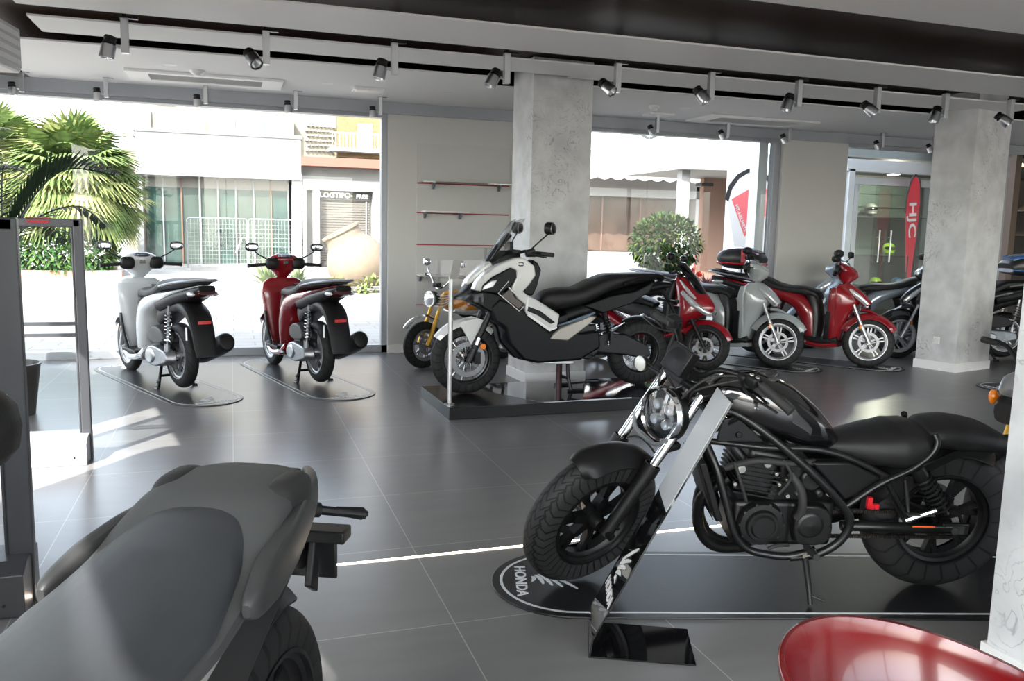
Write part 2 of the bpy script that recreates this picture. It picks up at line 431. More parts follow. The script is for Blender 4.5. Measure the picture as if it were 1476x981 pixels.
# header shadow box the window spotlights hang in
wallbox('trim_2', -3.2, 12.2, BW - .05, BW, 2.78, CZ, FRAME)

# left shop front: posts, head rail and glass; three bays let the sun in
def front_piece(name, y0, y1, z0, z1, th, m, off=0.0, parent=None):
    p, q = on_front(y0), on_front(y1); c = (p + q) / 2 + FN * (-th / 2 + off); ln = (q - p).length
    g = G(); g.box((0, 0, 0), (ln, th, z1 - z0)); o = g.build(name, m, parent, smooth=False)
    o.location = (c.x, c.y, (z0 + z1) / 2); o.rotation_euler = (0, 0, math.atan2(FD.y, FD.x)); return o
struct(front_piece('wall_left', -3.5, 10.2, 2.70, 3.3, .05, WALLM))
struct(front_piece('wall_left.001', .93, 3.28, 0, 2.70, .25, WALLM))
struct(front_piece('wall_left.002', 4.66, 6.51, 0, 2.70, .25, WALLM))
struct(front_piece('wall_left.003', -3.5, -2.4, 0, 2.70, .25, WALLM))
for i, (y0, y1) in enumerate(((6.51, 10.1), (-2.4, .06), (.06, .93)), 4):
    root = thing('window_%d' % i, None, None, (0, 0, 0)); struct(root)
    front_piece('window_frame', y0, y0 + .06, 0, 2.7, .12, FRAME, -.06, root); front_piece('window_frame', y1 - .06, y1, 0, 2.7, .12, FRAME, -.06, root)
    front_piece('window_frame', y0, y1, 0, .08, .12, FRAME, -.06, root)
    front_piece('glass_pane', y0 + .06, y1 - .06, .08, 2.7, .01, GLASS, -.1, root)
root = thing('door_1', None, None, (0, 0, 0)); struct(root)
front_piece('door_frame', 3.28, 3.32, 0, 2.7, .12, FRAME, -.06, root); front_piece('door_frame', 4.62, 4.66, 0, 2.7, .12, FRAME, -.06, root)
# unseen rear shop front, left all glass so skylight fills the room
root = thing('window_7', None, None, (0, 0, 0)); struct(root)
g = G()
for x in (-.7, 1.5, 4.0, 6.5, 9.0, 11.5, 14, 16.5, 18.9): g.box((x, YR, 1.4), (.08, .12, 2.8))
g.box((8.9, YR, .05), (19.8, .12, .1)); g.build('window_frame', FRAME, root, smooth=False)
g = G(); g.box((8.9, YR, 1.4), (19.8, .01, 2.7)); g.build('glass_pane', GLASS, root, smooth=False)
wallbox('wall_front', -.8, 19.2, YR - .25, YR, 2.8, 3.3)

# ceiling: brown slab above, white boards hung below it leaving dark slots
g = G(); _p, _q = on_front(YR - .25), on_front(BW + .28)
g._add([(_p.x, _p.y, 3.12), (19.2, YR - .25, 3.12), (19.2, BW + .28, 3.12), (_q.x, _q.y, 3.12), (_p.x, _p.y, 3.22), (19.2, YR - .25, 3.22), (19.2, BW + .28, 3.22), (_q.x, _q.y, 3.22)],
    [(3, 2, 1, 0), (4, 5, 6, 7), (0, 1, 5, 4), (1, 2, 6, 5), (2, 3, 7, 6), (3, 0, 4, 7)]); struct(g.build('ceiling', BROWN, smooth=False))
g = G(); g.box((16.0, 12.7, 3.17), (10.0, 5.0, .1)); struct(g.build('ceiling.001', BROWN, smooth=False))
def board(x0, x1, y0, y1, cut=None):
    g = G(); z = CZ; t = .014
    def bx(a0, a1, b0, b1):
        if a1 - a0 > .005 and b1 - b0 > .005: g.box(((a0 + a1) / 2, (b0 + b1) / 2, z + t / 2), (a1 - a0, b1 - b0, t))
    if cut:
        cx0, cx1, cy0, cy1 = cut
        bx(x0, cx0, y0, y1); bx(cx1, x1, y0, y1); bx(cx0, cx1, y0, cy0); bx(cx0, cx1, cy1, y1)
    else: bx(x0, x1, y0, y1)
    return struct(g.build('ceiling_board', CEILM, smooth=False))
board(-1.33, 7.9, 5.83, 6.58)
board(-1.34, 3.0, 6.92, 7.46); board(3.0, 8.25, 6.92, 7.54)
board(-1.9, 2.45, 7.82, BW); board(2.45, 3.4, 8.3, BW); board(3.4, 8.3, 7.90, BW); board(8.3, 18.9, 7.84, BW)
board(-1.2, 7.3, 1.2, 4.62); board(8.7, 18.9, 1.2, 7.6)
board(-.6, 18.9, -3.4, .9)
# thin emissive line laid across the floor
GLOWM = mat('floor_glow_line', (1, .9, .8), .4, emit=(1, .80, .62), estr=14)
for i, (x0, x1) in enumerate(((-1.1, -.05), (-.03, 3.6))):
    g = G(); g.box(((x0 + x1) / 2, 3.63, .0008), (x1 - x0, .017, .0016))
    tag(g.build('floor_glow_line', GLOWM, smooth=False), ['short thin line of white light in the floor left of the seat', 'thin bright line of white light running across the floor behind the bobber'][i], 'floor light')

# columns
def column(name, corner, dx, dy, wx, wy, z1=3.1):
    """corner = near corner on the floor, dx and dy unit directions of the two faces"""
    c = Vector((*corner, 0)); dx = Vector((*dx, 0)).normalized(); dy = Vector((*dy, 0)).normalized()
    def pr(o): return [c - dx * o - dy * o, c + dx * (wx + o) - dy * o, c + dx * (wx + o) + dy * (wy + o), c - dx * o + dy * (wy + o)]
    def prism(o, z0, z1_, m, nm, par=None):
        q = pr(o); vs = [(p.x, p.y, z0) for p in q] + [(p.x, p.y, z1_) for p in q]
        g = G(); g._add(vs, [(3, 2, 1, 0), (4, 5, 6, 7), (0, 1, 5, 4), (1, 2, 6, 5), (2, 3, 7, 6), (3, 0, 4, 7)])
        return g.build(nm, m, par, smooth=False)
    r = struct(prism(0, 0, z1, PAPER, name)); r2 = struct(prism(.014, 0, .10, WHT, 'baseboard_' + name)); return r
column('column_left', (2.715, 7.66), (1, .04), (-.04, 1), .62, .52)
column('column_right', (7.73, 7.32), (.97, .245), (-.245, .97), .70, .48)
column('column_near', (2.49, 1.45), (1, 0), (0, 1), .6, .66)
# power socket on the right column
g = G(); g.box((0, 0, 0), (.075, .012, .08)); g.slot(1); g.lathe([(0, -.004), (.022, -.004), (.024, -.012)], (0, 0, 0), 'y', 16)
o = tag(g.build('power_socket', [WHT, mat('socket_grey', (.4, .4, .42), .5)], smooth=True, bevel=.003), 'small white power socket low on the patterned right hand column', 'socket')
o.location = (7.665, 7.55, .34); o.rotation_euler = (0, 0, math.atan2(.97, -.245) + PI)

# ------------------------------------------------------------------ things on the ceiling
def spot(x, y, z, aim, tilt, label, scale=1.0, group='track spotlights'):
    r = thing('track_spotlight', label, 'spotlight', (x, y, z), 0, 0, group)
    g = G(); g.box((0, 0, -.12 * scale), (.05 * scale, .055 * scale, .24 * scale)); g.build('arm', ALU, r, smooth=False, bevel=.003)
    g = G(); g.box((.03 * scale, 0, .006), (.12 * scale, .035, .016)); g.box((0, 0, .11), (.03, .03, .21)); g.build('track_adapter', BLKM, r, smooth=False)
    M = Matrix.Translation((-.105 * scale, 0, -.19 * scale)) @ Matrix.Rotation(R(aim), 4, 'Z') @ Matrix.Rotation(R(tilt), 4, 'Y')
    g = G(); g.cyl((-.03 * scale, 0, -.20 * scale), (-.075 * scale, 0, -.195 * scale), .01, n=8); g.build('pivot', ALU, r)
    s = scale
    g = G(); g.lathe([(.030 * s, .0), (.048 * s, .0), (.05 * s, -.004), (.05 * s, -.095 * s), (.044 * s, -.095 * s), (.038 * s, -.06 * s), (.012 * s, -.035 * s), (0, -.035 * s)], n=20, M=M)
    h = g.build('lamp_head', ALU, r)
    g = G(); g.lathe([(0, .062 * s), (.036 * s, .062 * s), (.042 * s, .052 * s), (.042 * s, .036 * s), (.036 * s, .034 * s), (.036 * s, .026 * s), (.043 * s, .024 * s), (.045 * s, .0), (0, 0)], n=18, M=M)
    g.build('heat_sink', BLK, h)
    g = G(); g.lathe([(.0, -.052 * s), (.014 * s, -.05 * s), (.036 * s, -.088 * s)], n=16, M=M); g.build('reflector', CLRL, h)
    return r
SPX = [(-.69, 6.73, 10, 12), (.27, 6.73, -60, -48), (1.23, 6.73, 20, 14), (2.15, 6.73, 15, 28), (3.14, 6.73, -60, -52), (4.05, 6.73, -50, -40), (4.97, 6.73, 15, 20), (5.86, 6.73, -50, -48), (6.68, 6.73, 15, 22), (7.52, 6.73, -50, -50)]
WHERE = ['leftmost of the long ceiling slot', 'second from the left in the ceiling slot, lens turned this way', 'third from the left in the long ceiling slot', 'just left of the pillar behind the adventure bike', 'just right of the pillar behind the adventure bike', 'sixth from the left in the long ceiling slot', 'seventh from the left in the long ceiling slot', 'eighth from the left in the long ceiling slot', 'ninth from the left in the long ceiling slot', 'at the top of the right hand column']
for (x, y, aim, ti), w in zip(SPX, WHERE):
    spot(x, y, CZ + .0, aim, ti, 'grey and black spotlight ' + w)
WX = [(-1.92, 'at the far left edge of the window row'), (-1.17, 'over the small palm outside the left window'), (-.23, 'over the green glass doors'), (.68, 'over the right end of the white building'), (1.59, 'beside the frame at the right end of the left window'), (4.07, 'beside the pillar in front of the second window'), (5.02, 'under the round sign outside the second window'), (6.02, 'over the outdoor flag with a white top'), (6.95, 'at the right end of the second window'), (8.45, 'at the left end of the third window'), (9.35, 'next to the right hand column at the third window')]
for x, w in WX:
    spot(x, 9.55, CZ, -40 if x > 4 else 0, -25 if x > 4 else -4, 'small window spotlight ' + w, .8, 'spotlights along the windows')
def cassette(x0, x1, y0, y1, lab, big=True):
    r = thing('air_vent', lab, 'air conditioning grille', ((x0 + x1) / 2, (y0 + y1) / 2, CZ))
    w, d = x1 - x0, y1 - y0
    g = G()
    for yy in (-1, 1): g.box((0, yy * (d / 2 - .05), -.012), (w, .10, .024))
    for xx in (-1, 1): g.box((xx * (w / 2 - .10), 0, -.012), (.20, d - .2, .024))
    g.build('frame', mat('vent_white', (.8, .8, .79), .45), r, smooth=False, bevel=.004)
    g = G(); n = 7
    for i in range(n):
        yy = -d / 2 + .1 + (d - .2) * (i + .5) / n
        g._add([Matrix.Translation((0, yy, -.008)) @ Matrix.Rotation(R(30), 4, 'X') @ Vector(p) for p in ((-w / 2 + .2, -.03, 0), (w / 2 - .2, -.03, 0), (w / 2 - .2, .03, 0), (-w / 2 + .2, .03, 0), (-w / 2 + .2, -.03, .003), (w / 2 - .2, -.03, .003), (w / 2 - .2, .03, .003), (-w / 2 + .2, .03, .003))],
               [(3, 2, 1, 0), (4, 5, 6, 7), (0, 1, 5, 4), (1, 2, 6, 5), (2, 3, 7, 6), (3, 0, 4, 7)])
    g.build('slats', mat('vent_slat', (.7, .7, .7), .4), r, smooth=False)
cassette(-.93, .52, 8.86, 9.42, 'long white ceiling vent over the left window, near the smoke detector')
cassette(5.44, 7.0, 9.0, 9.6, 'long white ceiling vent over the second window')
def disc(x, y, name, lab, cat, r_=.05, h=.03, group=None, m=WHT, z=CZ):
    g = G(); g.lathe([(0, -h), (r_ * .55, -h), (r_ * .8, -h * .75), (r_, -h * .3), (r_, 0), (0, 0)], n=20)
    if name == 'smoke_detector': g.lathe([(r_ * .5, -h * 1.0), (r_ * .5, -h * 1.5), (0, -h * 1.5)], n=16)
    o = tag(g.build(name, m), lab, cat, group); o.location = (x, y, z); return o
disc(-.28, 8.72, 'smoke_detector', 'white smoke detector on the ceiling by the left ceiling vent', 'smoke detector', .07, .035)
disc(4.55, 8.75, 'smoke_detector', 'white smoke detector on the ceiling right of the pillar', 'smoke detector', .06, .035)
for x, y, w in ((-.5, 8.5, 'left of the smoke detector'), (.95, 8.9, 'above the red scooter'), (2.2, 8.9, 'by the pillar behind the adventure bike'), (4.95, 8.75, 'beside the right hand smoke detector'), (6.9, 8.5, 'in front of the right ceiling vent')):
    disc(x, y, 'ceiling_downlight', 'flush round ceiling downlight ' + w, 'downlight', .055, .006, 'flush ceiling downlights', m=mat('downlight_rim', (.75, .75, .75), .3))
for x, y, w in ((1.38, 9.05, 'left of the shelf wall'), (4.9, 9.3, 'by the second window')):
    g = G(); g.box((0, 0, -.012), (.32, .22, .024)); g.slot(1); g.box((0, 0, -.026), (.26, .16, .004))
    o = tag(g.build('emergency_light', [WHT, mat('diffuser', (.85, .85, .84), .3)], smooth=False, bevel=.003), 'flat white emergency light on the ceiling ' + w, 'emergency light'); o.location = (x, y, CZ)
r = thing('recessed_light', 'rectangular metal light fitting in the dark band of the ceiling', 'ceiling light', (3.24, 5.06, 3.12))
g = G(); g.box((0, -.11, -.01), (.34, .02, .03)); g.box((0, .11, -.01), (.34, .02, .03)); g.box((-.165, 0, -.01), (.02, .24, .03)); g.box((.165, 0, -.01), (.02, .24, .03)); g.build('frame', WHT, r, smooth=False)
g = G()
for i in range(5): g.box((0, -.08 + .04 * i, -.006), (.31, .03, .008))
g.build('reflector', CLRL, r, smooth=False, bevel=.003)
disc(2.02, 4.98, 'ceiling_downlight', 'round silver downlight at the top edge of the picture', 'downlight', .09, .03, None, ALU, 3.12)
# air curtain over the entrance
r = thing('air_curtain', 'silver grey air curtain over the entrance at the upper left', 'air curtain', (-1.36, 4.8, 2.44), R(82))
g = G()
for x in (-.6, .6): g.cyl((x, 0, .1), (x, 0, .69), .012, n=8)
g.build('hanger', ALU, r)
g = G(); g.plate([(-.85, .12), (.82, .12), (.82, -.10), (.78, -.13), (-.85, -.13)], -.13, .17); g.build('housing', mat('silver_housing', (.55, .56, .58), .4, metal=.3), r, smooth=False, bevel=.01)
g = G()
for i in range(4): g.box((-.02, -.132, .08 - .05 * i), (1.62, .006, .03))
g.build('grille', mat('grille_light', (.78, .79, .8), .4), r, smooth=False)
# ================================================================== OUTSIDE
def pave_mat():
    m = mat('pale_paving', (.62, .6, .56), .85); nt = m.node_tree; b = nt.nodes['Principled BSDF']; L = nt.links.new
    tc = nt.nodes.new('ShaderNodeTexCoord'); br = nt.nodes.new('ShaderNodeTexBrick'); L(tc.outputs['Object'], br.inputs[0])
    br.inputs['Scale'].default_value = 1; br.inputs['Brick Width'].default_value = .5; br.inputs['Row Height'].default_value = .3; br.inputs['Mortar Size'].default_value = .008
    br.inputs['Color1'].default_value = (.33, .315, .29, 1); br.inputs['Color2'].default_value = (.38, .36, .335, 1); br.inputs['Mortar'].default_value = (.22, .21, .195, 1)
    n = nt.nodes.new('ShaderNodeTexNoise'); n.inputs['Scale'].default_value = .6; n.inputs['Detail'].default_value = 8; L(tc.outputs['Object'], n.inputs[0])
    cr = nt.nodes.new('ShaderNodeValToRGB'); cr.color_ramp.elements[0].position = .35; cr.color_ramp.elements[1].position = .6
    cr.color_ramp.elements[0].color = (.72, .70, .68, 1); cr.color_ramp.elements[1].color = (1, 1, 1, 1); L(n.outputs['Fac'], cr.inputs[0])
    mx = nt.nodes.new('ShaderNodeMix'); mx.data_type = 'RGBA'; mx.blend_type = 'MULTIPLY'; mx.inputs[0].default_value = 1
    L(br.outputs[0], mx.inputs[6]); L(cr.outputs[0], mx.inputs[7]); L(mx.outputs[2], b.inputs['Base Color']); return m
PAVE = pave_mat()
g = G(); g.box((0, 20, -.27), (160, 120, .1)); struct(g.build('ground', PAVE, smooth=False)).location = (0, 0, 0)
g = G(); g.box((4.0, 20.1, -.11), (60, 19.8, .22)); struct(g.build('paving', PAVE, smooth=False))
g = G(); g.box((6.0, 42, -.11), (60, 24, .22)); struct(g.build('paving.001', PAVE, smooth=False))
g = G(); g.box((-13.5, -.1, -.12), (22, 20.6, .22)); struct(g.build('paving.002', PAVE, smooth=False))
g = G(); g.box((6, -12, -.11), (20 + 20, 16.5, .22)); struct(g.build('paving.003', PAVE, smooth=False))
# upper storeys of the shop's own building; they shade the paving near the glass
UP = mat('upper_render', (0.42, 0.408, 0.384), .8)
g = G(); _p, _q = on_front(YR - .25), on_front(BW + .28)
g._add([(_p.x, _p.y, 3.24), (19.2, YR - .25, 3.24), (19.2, BW + .28, 3.24), (_q.x, _q.y, 3.24), (_p.x, _p.y, 5.1), (19.2, YR - .25, 5.1), (19.2, BW + .28, 5.1), (_q.x, _q.y, 5.1)],
    [(3, 2, 1, 0), (4, 5, 6, 7), (0, 1, 5, 4), (1, 2, 6, 5), (2, 3, 7, 6), (3, 0, 4, 7)])
struct(g.build('wall_upper_storeys', UP, smooth=False))

WREND = mat('white_render', (0.238, 0.235, 0.23), .8, noise_amt=.05, noise_scale=2)
GREENG = mat('green_tinted_pane', (0.0216, 0.0454, 0.0389), .12, coat=.5, noise_amt=.35, noise_scale=1.5)
GREENL = mat('pale_green_pane', (0.0468, 0.0633, 0.0523), .2, noise_amt=.15, noise_scale=2)
RUST = mat('rusty_post', (0.139, 0.0726, 0.0429), .6); PALEPOST = mat('pale_post', (0.158, 0.168, 0.178), .4)
TERR = mat('terracotta_band', (0.144, 0.06, 0.0408), .8)
def extroot(name, lab, cat, loc, yaw=0, group=None): return thing(name, lab, cat, loc, yaw, 0, group)
# --- single-storey white building with green glazing
r = extroot('shop_building', 'white single-storey building with a row of green-tinted glass doors', 'building', (-.3, 30, 0))
g = G(); g.box((0, 2.2, 3.7), (5.2, 4.2, 1.4)); g.box((0, .15, 3.08), (5.2, .5, .2)); g.box((-2.53, .3, 1.5), (.2, .5, 3)); g.box((2.45, .3, 1.5), (.32, .5, 3)); g.box((0, 3.2, 1.5), (5.2, 2.2, 3.0)); g.build('wall', WREND, r, smooth=False)
g = G(); g.box((0, 2.2, 4.42), (5.3, 4.3, .12)); g.build('parapet', mat('parapet_grey', (0.11, 0.11, 0.11), .8), r, smooth=False)
xs = [-2.42 + .575 * i for i in range(9)]
for i in range(8):
    g = G(); g.box((xs[i] + .28, .5, 1.32), (.53, .03, 2.6)); g.build('glass_door', GREENG if i in (0, 1, 4, 7) else GREENL, r, smooth=False)
    g = G(); g.box((xs[i] + .28, .49, 2.79), (.53, .03, .33)); g.build('top_panel', mat('top_panel_cream', (0.15, 0.138, 0.117), .7), r, smooth=False)
for i in range(9):
    g = G(); g.box((xs[i], .44, 1.45), (.045, .06, 2.95)); g.build('post', RUST if i in (0, 2, 7) else PALEPOST, r, smooth=False)
g = G(); g.box((0, .6, .04), (5.0, .5, .08)); g.build('sill', WREND, r, smooth=False)
# --- wire mesh fence panels in front of it
def mesh_panel(x, y, w, h, yaw, lab):
    r = extroot('mesh_fence_panel', lab, 'fence', (x, y, 0), yaw, 'wire mesh fence panels')
    g = G(); g.tube([(-w / 2, 0, .03), (-w / 2, 0, h - .05), (-w / 2 + .05, 0, h), (w / 2 - .05, 0, h), (w / 2, 0, h - .05), (w / 2, 0, .03)], .022, 6, 1); g.build('frame', PALEPOST, r)
    g = G()
    n = int(w / .1)
    for i in range(1, n): g.box((-w / 2 + w * i / n, 0, h / 2 + .05), (.009, .009, h - .15))
    m = int(h / .14)
    for i in range(1, m): g.box((0, 0, .1 + (h - .15) * i / m), (w, .009, .009))
    g.build('wire_mesh', mat('galvanised_wire', (0.223, 0.23, 0.23), .5, metal=.4), r, smooth=False)
    for sx in (-1, 1):
        g = G(); g.box((sx * w / 2, 0, .04), (.16, .4, .08)); g.build('foot', mat('concrete_foot', (0.3, 0.3, 0.288), .9), r, smooth=False, bevel=.01)
mesh_panel(-.42, 27.8, 1.75, 1.62, .03, 'left wire mesh fence panel in front of the green glass doors')
mesh_panel(1.35, 27.7, 1.7, 1.62, -.03, 'right wire mesh fence panel in front of the green glass doors')
r = extroot('barrier_tape', 'loop of red and white tape hung on the wire mesh fence', 'tape', (.32, 27.72, 0))
g = G(); k = 0
pts = [(-.22, .55), (-.02, 1.05), (.1, 1.0), (.2, .62), (.55, .2)]
for (a0, z0), (a1, z1) in zip(pts[:-1], pts[1:]):
    for q in range(4):
        u0, u1 = q / 4, (q + 1) / 4; k += 1; g.slot(k % 2)
        P0 = Vector((a0 + (a1 - a0) * u0, 0, z0 + (z1 - z0) * u0)); P1 = Vector((a0 + (a1 - a0) * u1, 0, z0 + (z1 - z0) * u1))
        g.tube([P0, P1], .022, 4, 1, flat=.15)
g.build('tape', [mat('tape_white', (.85, .83, .83), .5), mat('tape_red', (.75, .12, .12), .5)], r)
# --- shuttered kiosk on the right with a white frame and terracotta cornice
r = extroot('shuttered_kiosk', 'low white shop with a beige roller shutter and terracotta cornice', 'building', (3.9, 30.2, 0))
g = G(); g.box((.0, 2.4, 1.75), (3.1, 4.0, 3.5)); g.box((0, .2, 2.86), (3.1, .5, .35)); g.box((-1.5, .15, 1.4), (.12, .5, 2.8)); g.box((-1.1, .15, 1.4), (.22, .5, 2.8)); g.box((1.05, .15, 1.4), (.34, .5, 2.8)); g.build('wall', WREND, r, smooth=False)
g = G(); g.box((0, 1.9, 3.62), (3.2, 4.9, .3)); g.build('cornice', TERR, r, smooth=False)
g = G()
for i in range(26): g.box((-.07, .32, .1 + .09 * i), (1.75, .03, .075))
g.build('roller_shutter', mat('beige_shutter', (0.0819, 0.0728, 0.0615), .6), r, smooth=False)
g = G(); g.box((.68, .29, 1.2), (.05, .05, 2.3)); g.build('shutter_rail', PALEPOST, r, smooth=False)
g = G(); g.box((-.07, .25, 2.5), (1.75, .06, .26)); sg = g.build('sign_board', mat('sign_dark', (0.0225, 0.0187, 0.0163), .6), r, smooth=False)
t = xform(text_geo('LOGTIPO', .24, width=1.05), Matrix.Translation((-.42, .215, 2.53)) @ Matrix.Rotation(R(90), 4, 'X')); t.build('sign_letters', WHT, sg, smooth=False)
t = xform(text_geo('FREE', .2), Matrix.Translation((.52, .215, 2.50)) @ Matrix.Rotation(R(90), 4, 'X')); t.build('sign_letters', WHT, sg, smooth=False)
g = G(); g.ell((.16, .21, 2.52), (.03, .01, .03)); g.build('sign_dot', mat('dot_green', (.35, .6, .1), .5), sg)
# --- apartment block behind
r = extroot('apartment_block', 'tall cream apartment block with balconies behind the white building', 'building', (1.5, 36.5, 0))
CREAM = mat('cream_render', (0.173, 0.155, 0.119), .8); g = G(); g.box((0, 3, 5.5), (11, 5, 11)); g.build('wall', CREAM, r, smooth=False)
for (x0, x1, z0, z1) in ((-2.3, 1.0, 4.6, 5.75),):
    g = G(); g.box(((x0 + x1) / 2, .2, (z0 + z1) / 2), (x1 - x0, .7, z1 - z0)); b0 = g.build('enclosed_balcony', WREND, r, smooth=False)
    for i in range(3):
        g = G(); g.box((x0 + .55 + i * 1.1, -.17, (z0 + z1) / 2 + .1), (.95, .04, .8)); g.build('window', mat('bluish_window', (0.113, 0.13, 0.145), .15), b0, smooth=False)
g = G(); g.box((-3.2, .1, 5.0), (1.5, .9, .12)); g.box((-3.2, -.33, 5.4), (1.5, .05, .7)); g.build('balcony', WREND, r, smooth=False)
g = G(); g.box((4.1, .35, 5.35), (2.6, .3, 2.0)); g.build('brick_recess', mat('ochre_brick', (0.149, 0.0912, 0.0384), .8, noise_amt=.2, noise_scale=8), r, smooth=False)
g = G(); g.box((3.95, .17, 5.2), (.62, .06, 1.15)); g.build('balcony_door', WREND, r, smooth=False)
g = G(); g.box((4.0, -.25, 4.6), (3.2, .8, .15)); g.build('balcony', WREND, r, smooth=False)
g = G()
for i in range(22): g.box((2.5 + i * .145, -.6, 4.95), (.03, .03, .6))
g.box((4.0, -.6, 5.27), (3.2, .05, .05)); g.build('railing', WHT, r, smooth=False)
g = G()
for i in range(6):
    for j in range(7): g.box((1.55 + j * .17 + (.08 if i % 2 else 0), .42, 4.6 + i * .2), (.1, .18, .07))
g.build('breeze_blocks', mat('block_cream', (0.27, 0.261, 0.24), .8), r, smooth=False)
for x, z in ((-4.8, 5.3), (-3.9, 6.6)):
    g = G(); g.box((x, .45, z), (.7, .1, 1.0)); g.build('window', mat('bluish_window', (0.113, 0.13, 0.145), .15), r, smooth=False)
# --- white cafe building with scalloped awning on the right
r = extroot('cafe_building', 'overexposed white cafe building with brown shopfront and scalloped awning', 'building', (13.4, 24.3, 0))
g = G(); g.box((0, 2.6, 3.3), (9.5, 4.5, 1.4)); g.box((2.9, 2.6, 1.5), (3.6, 4.5, 3.0)); g.box((-2, 3.6, 1.5), (6, 2.5, 3.0)); g.box((-2.0, .9, .42), (6.2, 1.0, .84)); g.build('wall', WREND, r, smooth=False)
g = G(); g.box((-2.0, .75, 1.75), (6.0, .06, 1.75)); g.build('shopfront', mat('brown_shopfront', (0.0756, 0.0504, 0.0378), .3, noise_amt=.4, noise_scale=1.2), r, smooth=False)
for i in range(5):
    g = G(); g.box((-4.8 + i * 1.35, .7, 1.75), (.05, .06, 1.75)); g.build('shopfront_post', mat('brown_post', (0.13, 0.0792, 0.0612), .5), r, smooth=False)
g = G(); nn = 60; top = []; low = []
for i in range(nn + 1):
    x = -5.2 + 6.6 * i / nn; top.append((x, 3.35)); low.append((x, 3.10 - .07 * abs(math.sin(i * PI / 4))))
g.plate(low + top[::-1], -.9, -.87)
g._add([(-5.2, -.87, 3.35), (1.4, -.87, 3.35), (1.4, .4, 3.65), (-5.2, .4, 3.65), (-5.2, -.87, 3.37), (1.4, -.87, 3.37), (1.4, .4, 3.67), (-5.2, .4, 3.67)], [(3, 2, 1, 0), (4, 5, 6, 7), (0, 1, 5, 4), (1, 2, 6, 5), (2, 3, 7, 6), (3, 0, 4, 7)])
g.build('awning', mat('awning_white', (0.306, 0.302, 0.295), .8), r, smooth=False)
g = G(); M_ = Matrix.Translation((-1.15, -.45, 4.75)); g.lathe([(0, -.05), (.42, -.05), (.42, .03), (0, .03)], (0, 0, 0), 'y', 32, M=M_); sg = g.build('round_sign', WHT, r)
g = G(); g.lathe([(.34, -.06), (.43, -.06), (.43, -.05), (.34, -.05)], (0, 0, 0), 'y', 32, M=M_); g.build('sign_ring', BLKG, sg)
g = G(); g.lathe([(.25, -.06), (.31, -.06), (.31, -.05), (.25, -.05)], (0, 0, 0), 'y', 32, M=M_); g.build('sign_ring', mat('sign_yellow', (.8, .5, .1), .5), sg)
g = G(); g.box((-1.15, -.52, 4.8), (.3, .02, .12)); g.build('sign_patch', mat('sign_red', (.6, .05, .08), .5), sg, smooth=False)
g = G(); g.tube([(-1.15, 0, 4.75), (-1.15, .6, 4.75)], .03, 8, 1); g.build('sign_bracket', BLKM, r)
# --- porch with a salmon wall, right
r = extroot('porch_building', 'white flat-roofed porch with a salmon wall behind the tall outdoor flag', 'building', (10.8, 17.4, 0))
g = G(); g._add([(-1.0, 0, 2.95), (5.5, -1.6, 2.95), (5.5, 3, 2.95), (-1.0, 3, 2.95), (-1.0, 0, 3.35), (5.5, -1.6, 3.35), (5.5, 3, 3.35), (-1.0, 3, 3.35)], [(3, 2, 1, 0), (4, 5, 6, 7), (0, 1, 5, 4), (1, 2, 6, 5), (2, 3, 7, 6), (3, 0, 4, 7)]); g.build('roof', WREND, r, smooth=False)
g = G(); g.box((3.3, 2.4, 1.5), (4.6, .2, 2.95)); g.build('wall', mat('salmon_wall', (0.211, 0.126, 0.092), .8), r, smooth=False)
g = G(); g.box((-.72, .35, 1.48), (.22, .22, 2.95)); g.build('pillar', WREND, r, smooth=False)
g = G(); g.box((.9, 2.1, 2.75), (.34, .3, .08)); g.build('ceiling_lamp', BLKM, r, smooth=False)
# stacks of plastic chairs by the cafe
def stack_chair(x, y, z, m, lab, group):
    r = extroot('plastic_chair', lab, 'chair', (x, y, z), R(150), group)
    g = G(); g.box((0, 0, .44), (.44, .44, .03)); g.build('seat', m, r, bevel=.01)
    g = G(); g.hull([(-.2, .46, .012, .21), (-.23, .65, .012, .22), (-.27, .86, .012, .18)], 10, 2); g.build('backrest', m, r)
    for sx in (-1, 1):
        for sy in (-1, 1): g = G(); g.tube([(sx * .19, sy * .19, .43), (sx * .23, sy * .22, 0)], [.025, .018], 6, 1); g.build('leg', m, r)
RP = mat('red_plastic_chair', (0.367, 0.049, 0.0294), .4); WP = mat('white_plastic_chair', (0.295, 0.292, 0.288), .4)
for i in range(4): stack_chair(13.95, 23.2, .14 * i, RP, 'red plastic chair, number %s up in the red stack behind the round bush' % ['one', 'two', 'three', 'four'][i], 'stacked red chairs outside')
for i in range(4): stack_chair(14.35, 22.4, .14 * i, WP, 'white plastic chair, number %s up in the white stack right of the red one' % ['one', 'two', 'three', 'four'][i], 'stacked white chairs outside')

# --- planting
def leafmat(n, c, a=.35): return mat(n, c, .75, spec=.15, noise_amt=a, noise_scale=6)
def leaf(g, p, d, L, w, up=Vector((0, 0, 1)), droop=.0, fold=.0):
    d = d.normalized(); s = d.cross(up); s = s.normalized() if s.length > 1e-4 else Vector((1, 0, 0)); n_ = s.cross(d).normalized()
    a = p; b = p + d * L * .45 + n_ * (-droop * L * .3); c = p + d * L + Vector((0, 0, -droop * L))
    g._add([a - s * w * .15, a + s * w * .15, b + s * w * .5 + n_ * fold * w, c, b - s * w * .5 + n_ * fold * w, b], [(0, 1, 5), (1, 2, 5), (2, 3, 5), (3, 4, 5), (4, 0, 5)])
def rnd_dir(zmin=-1):
    while True:
        v = Vector((random.gauss(0, 1), random.gauss(0, 1), random.gauss(0, 1)))
        if v.length > .1:
            v.normalize()
            if v.z > zmin: return v
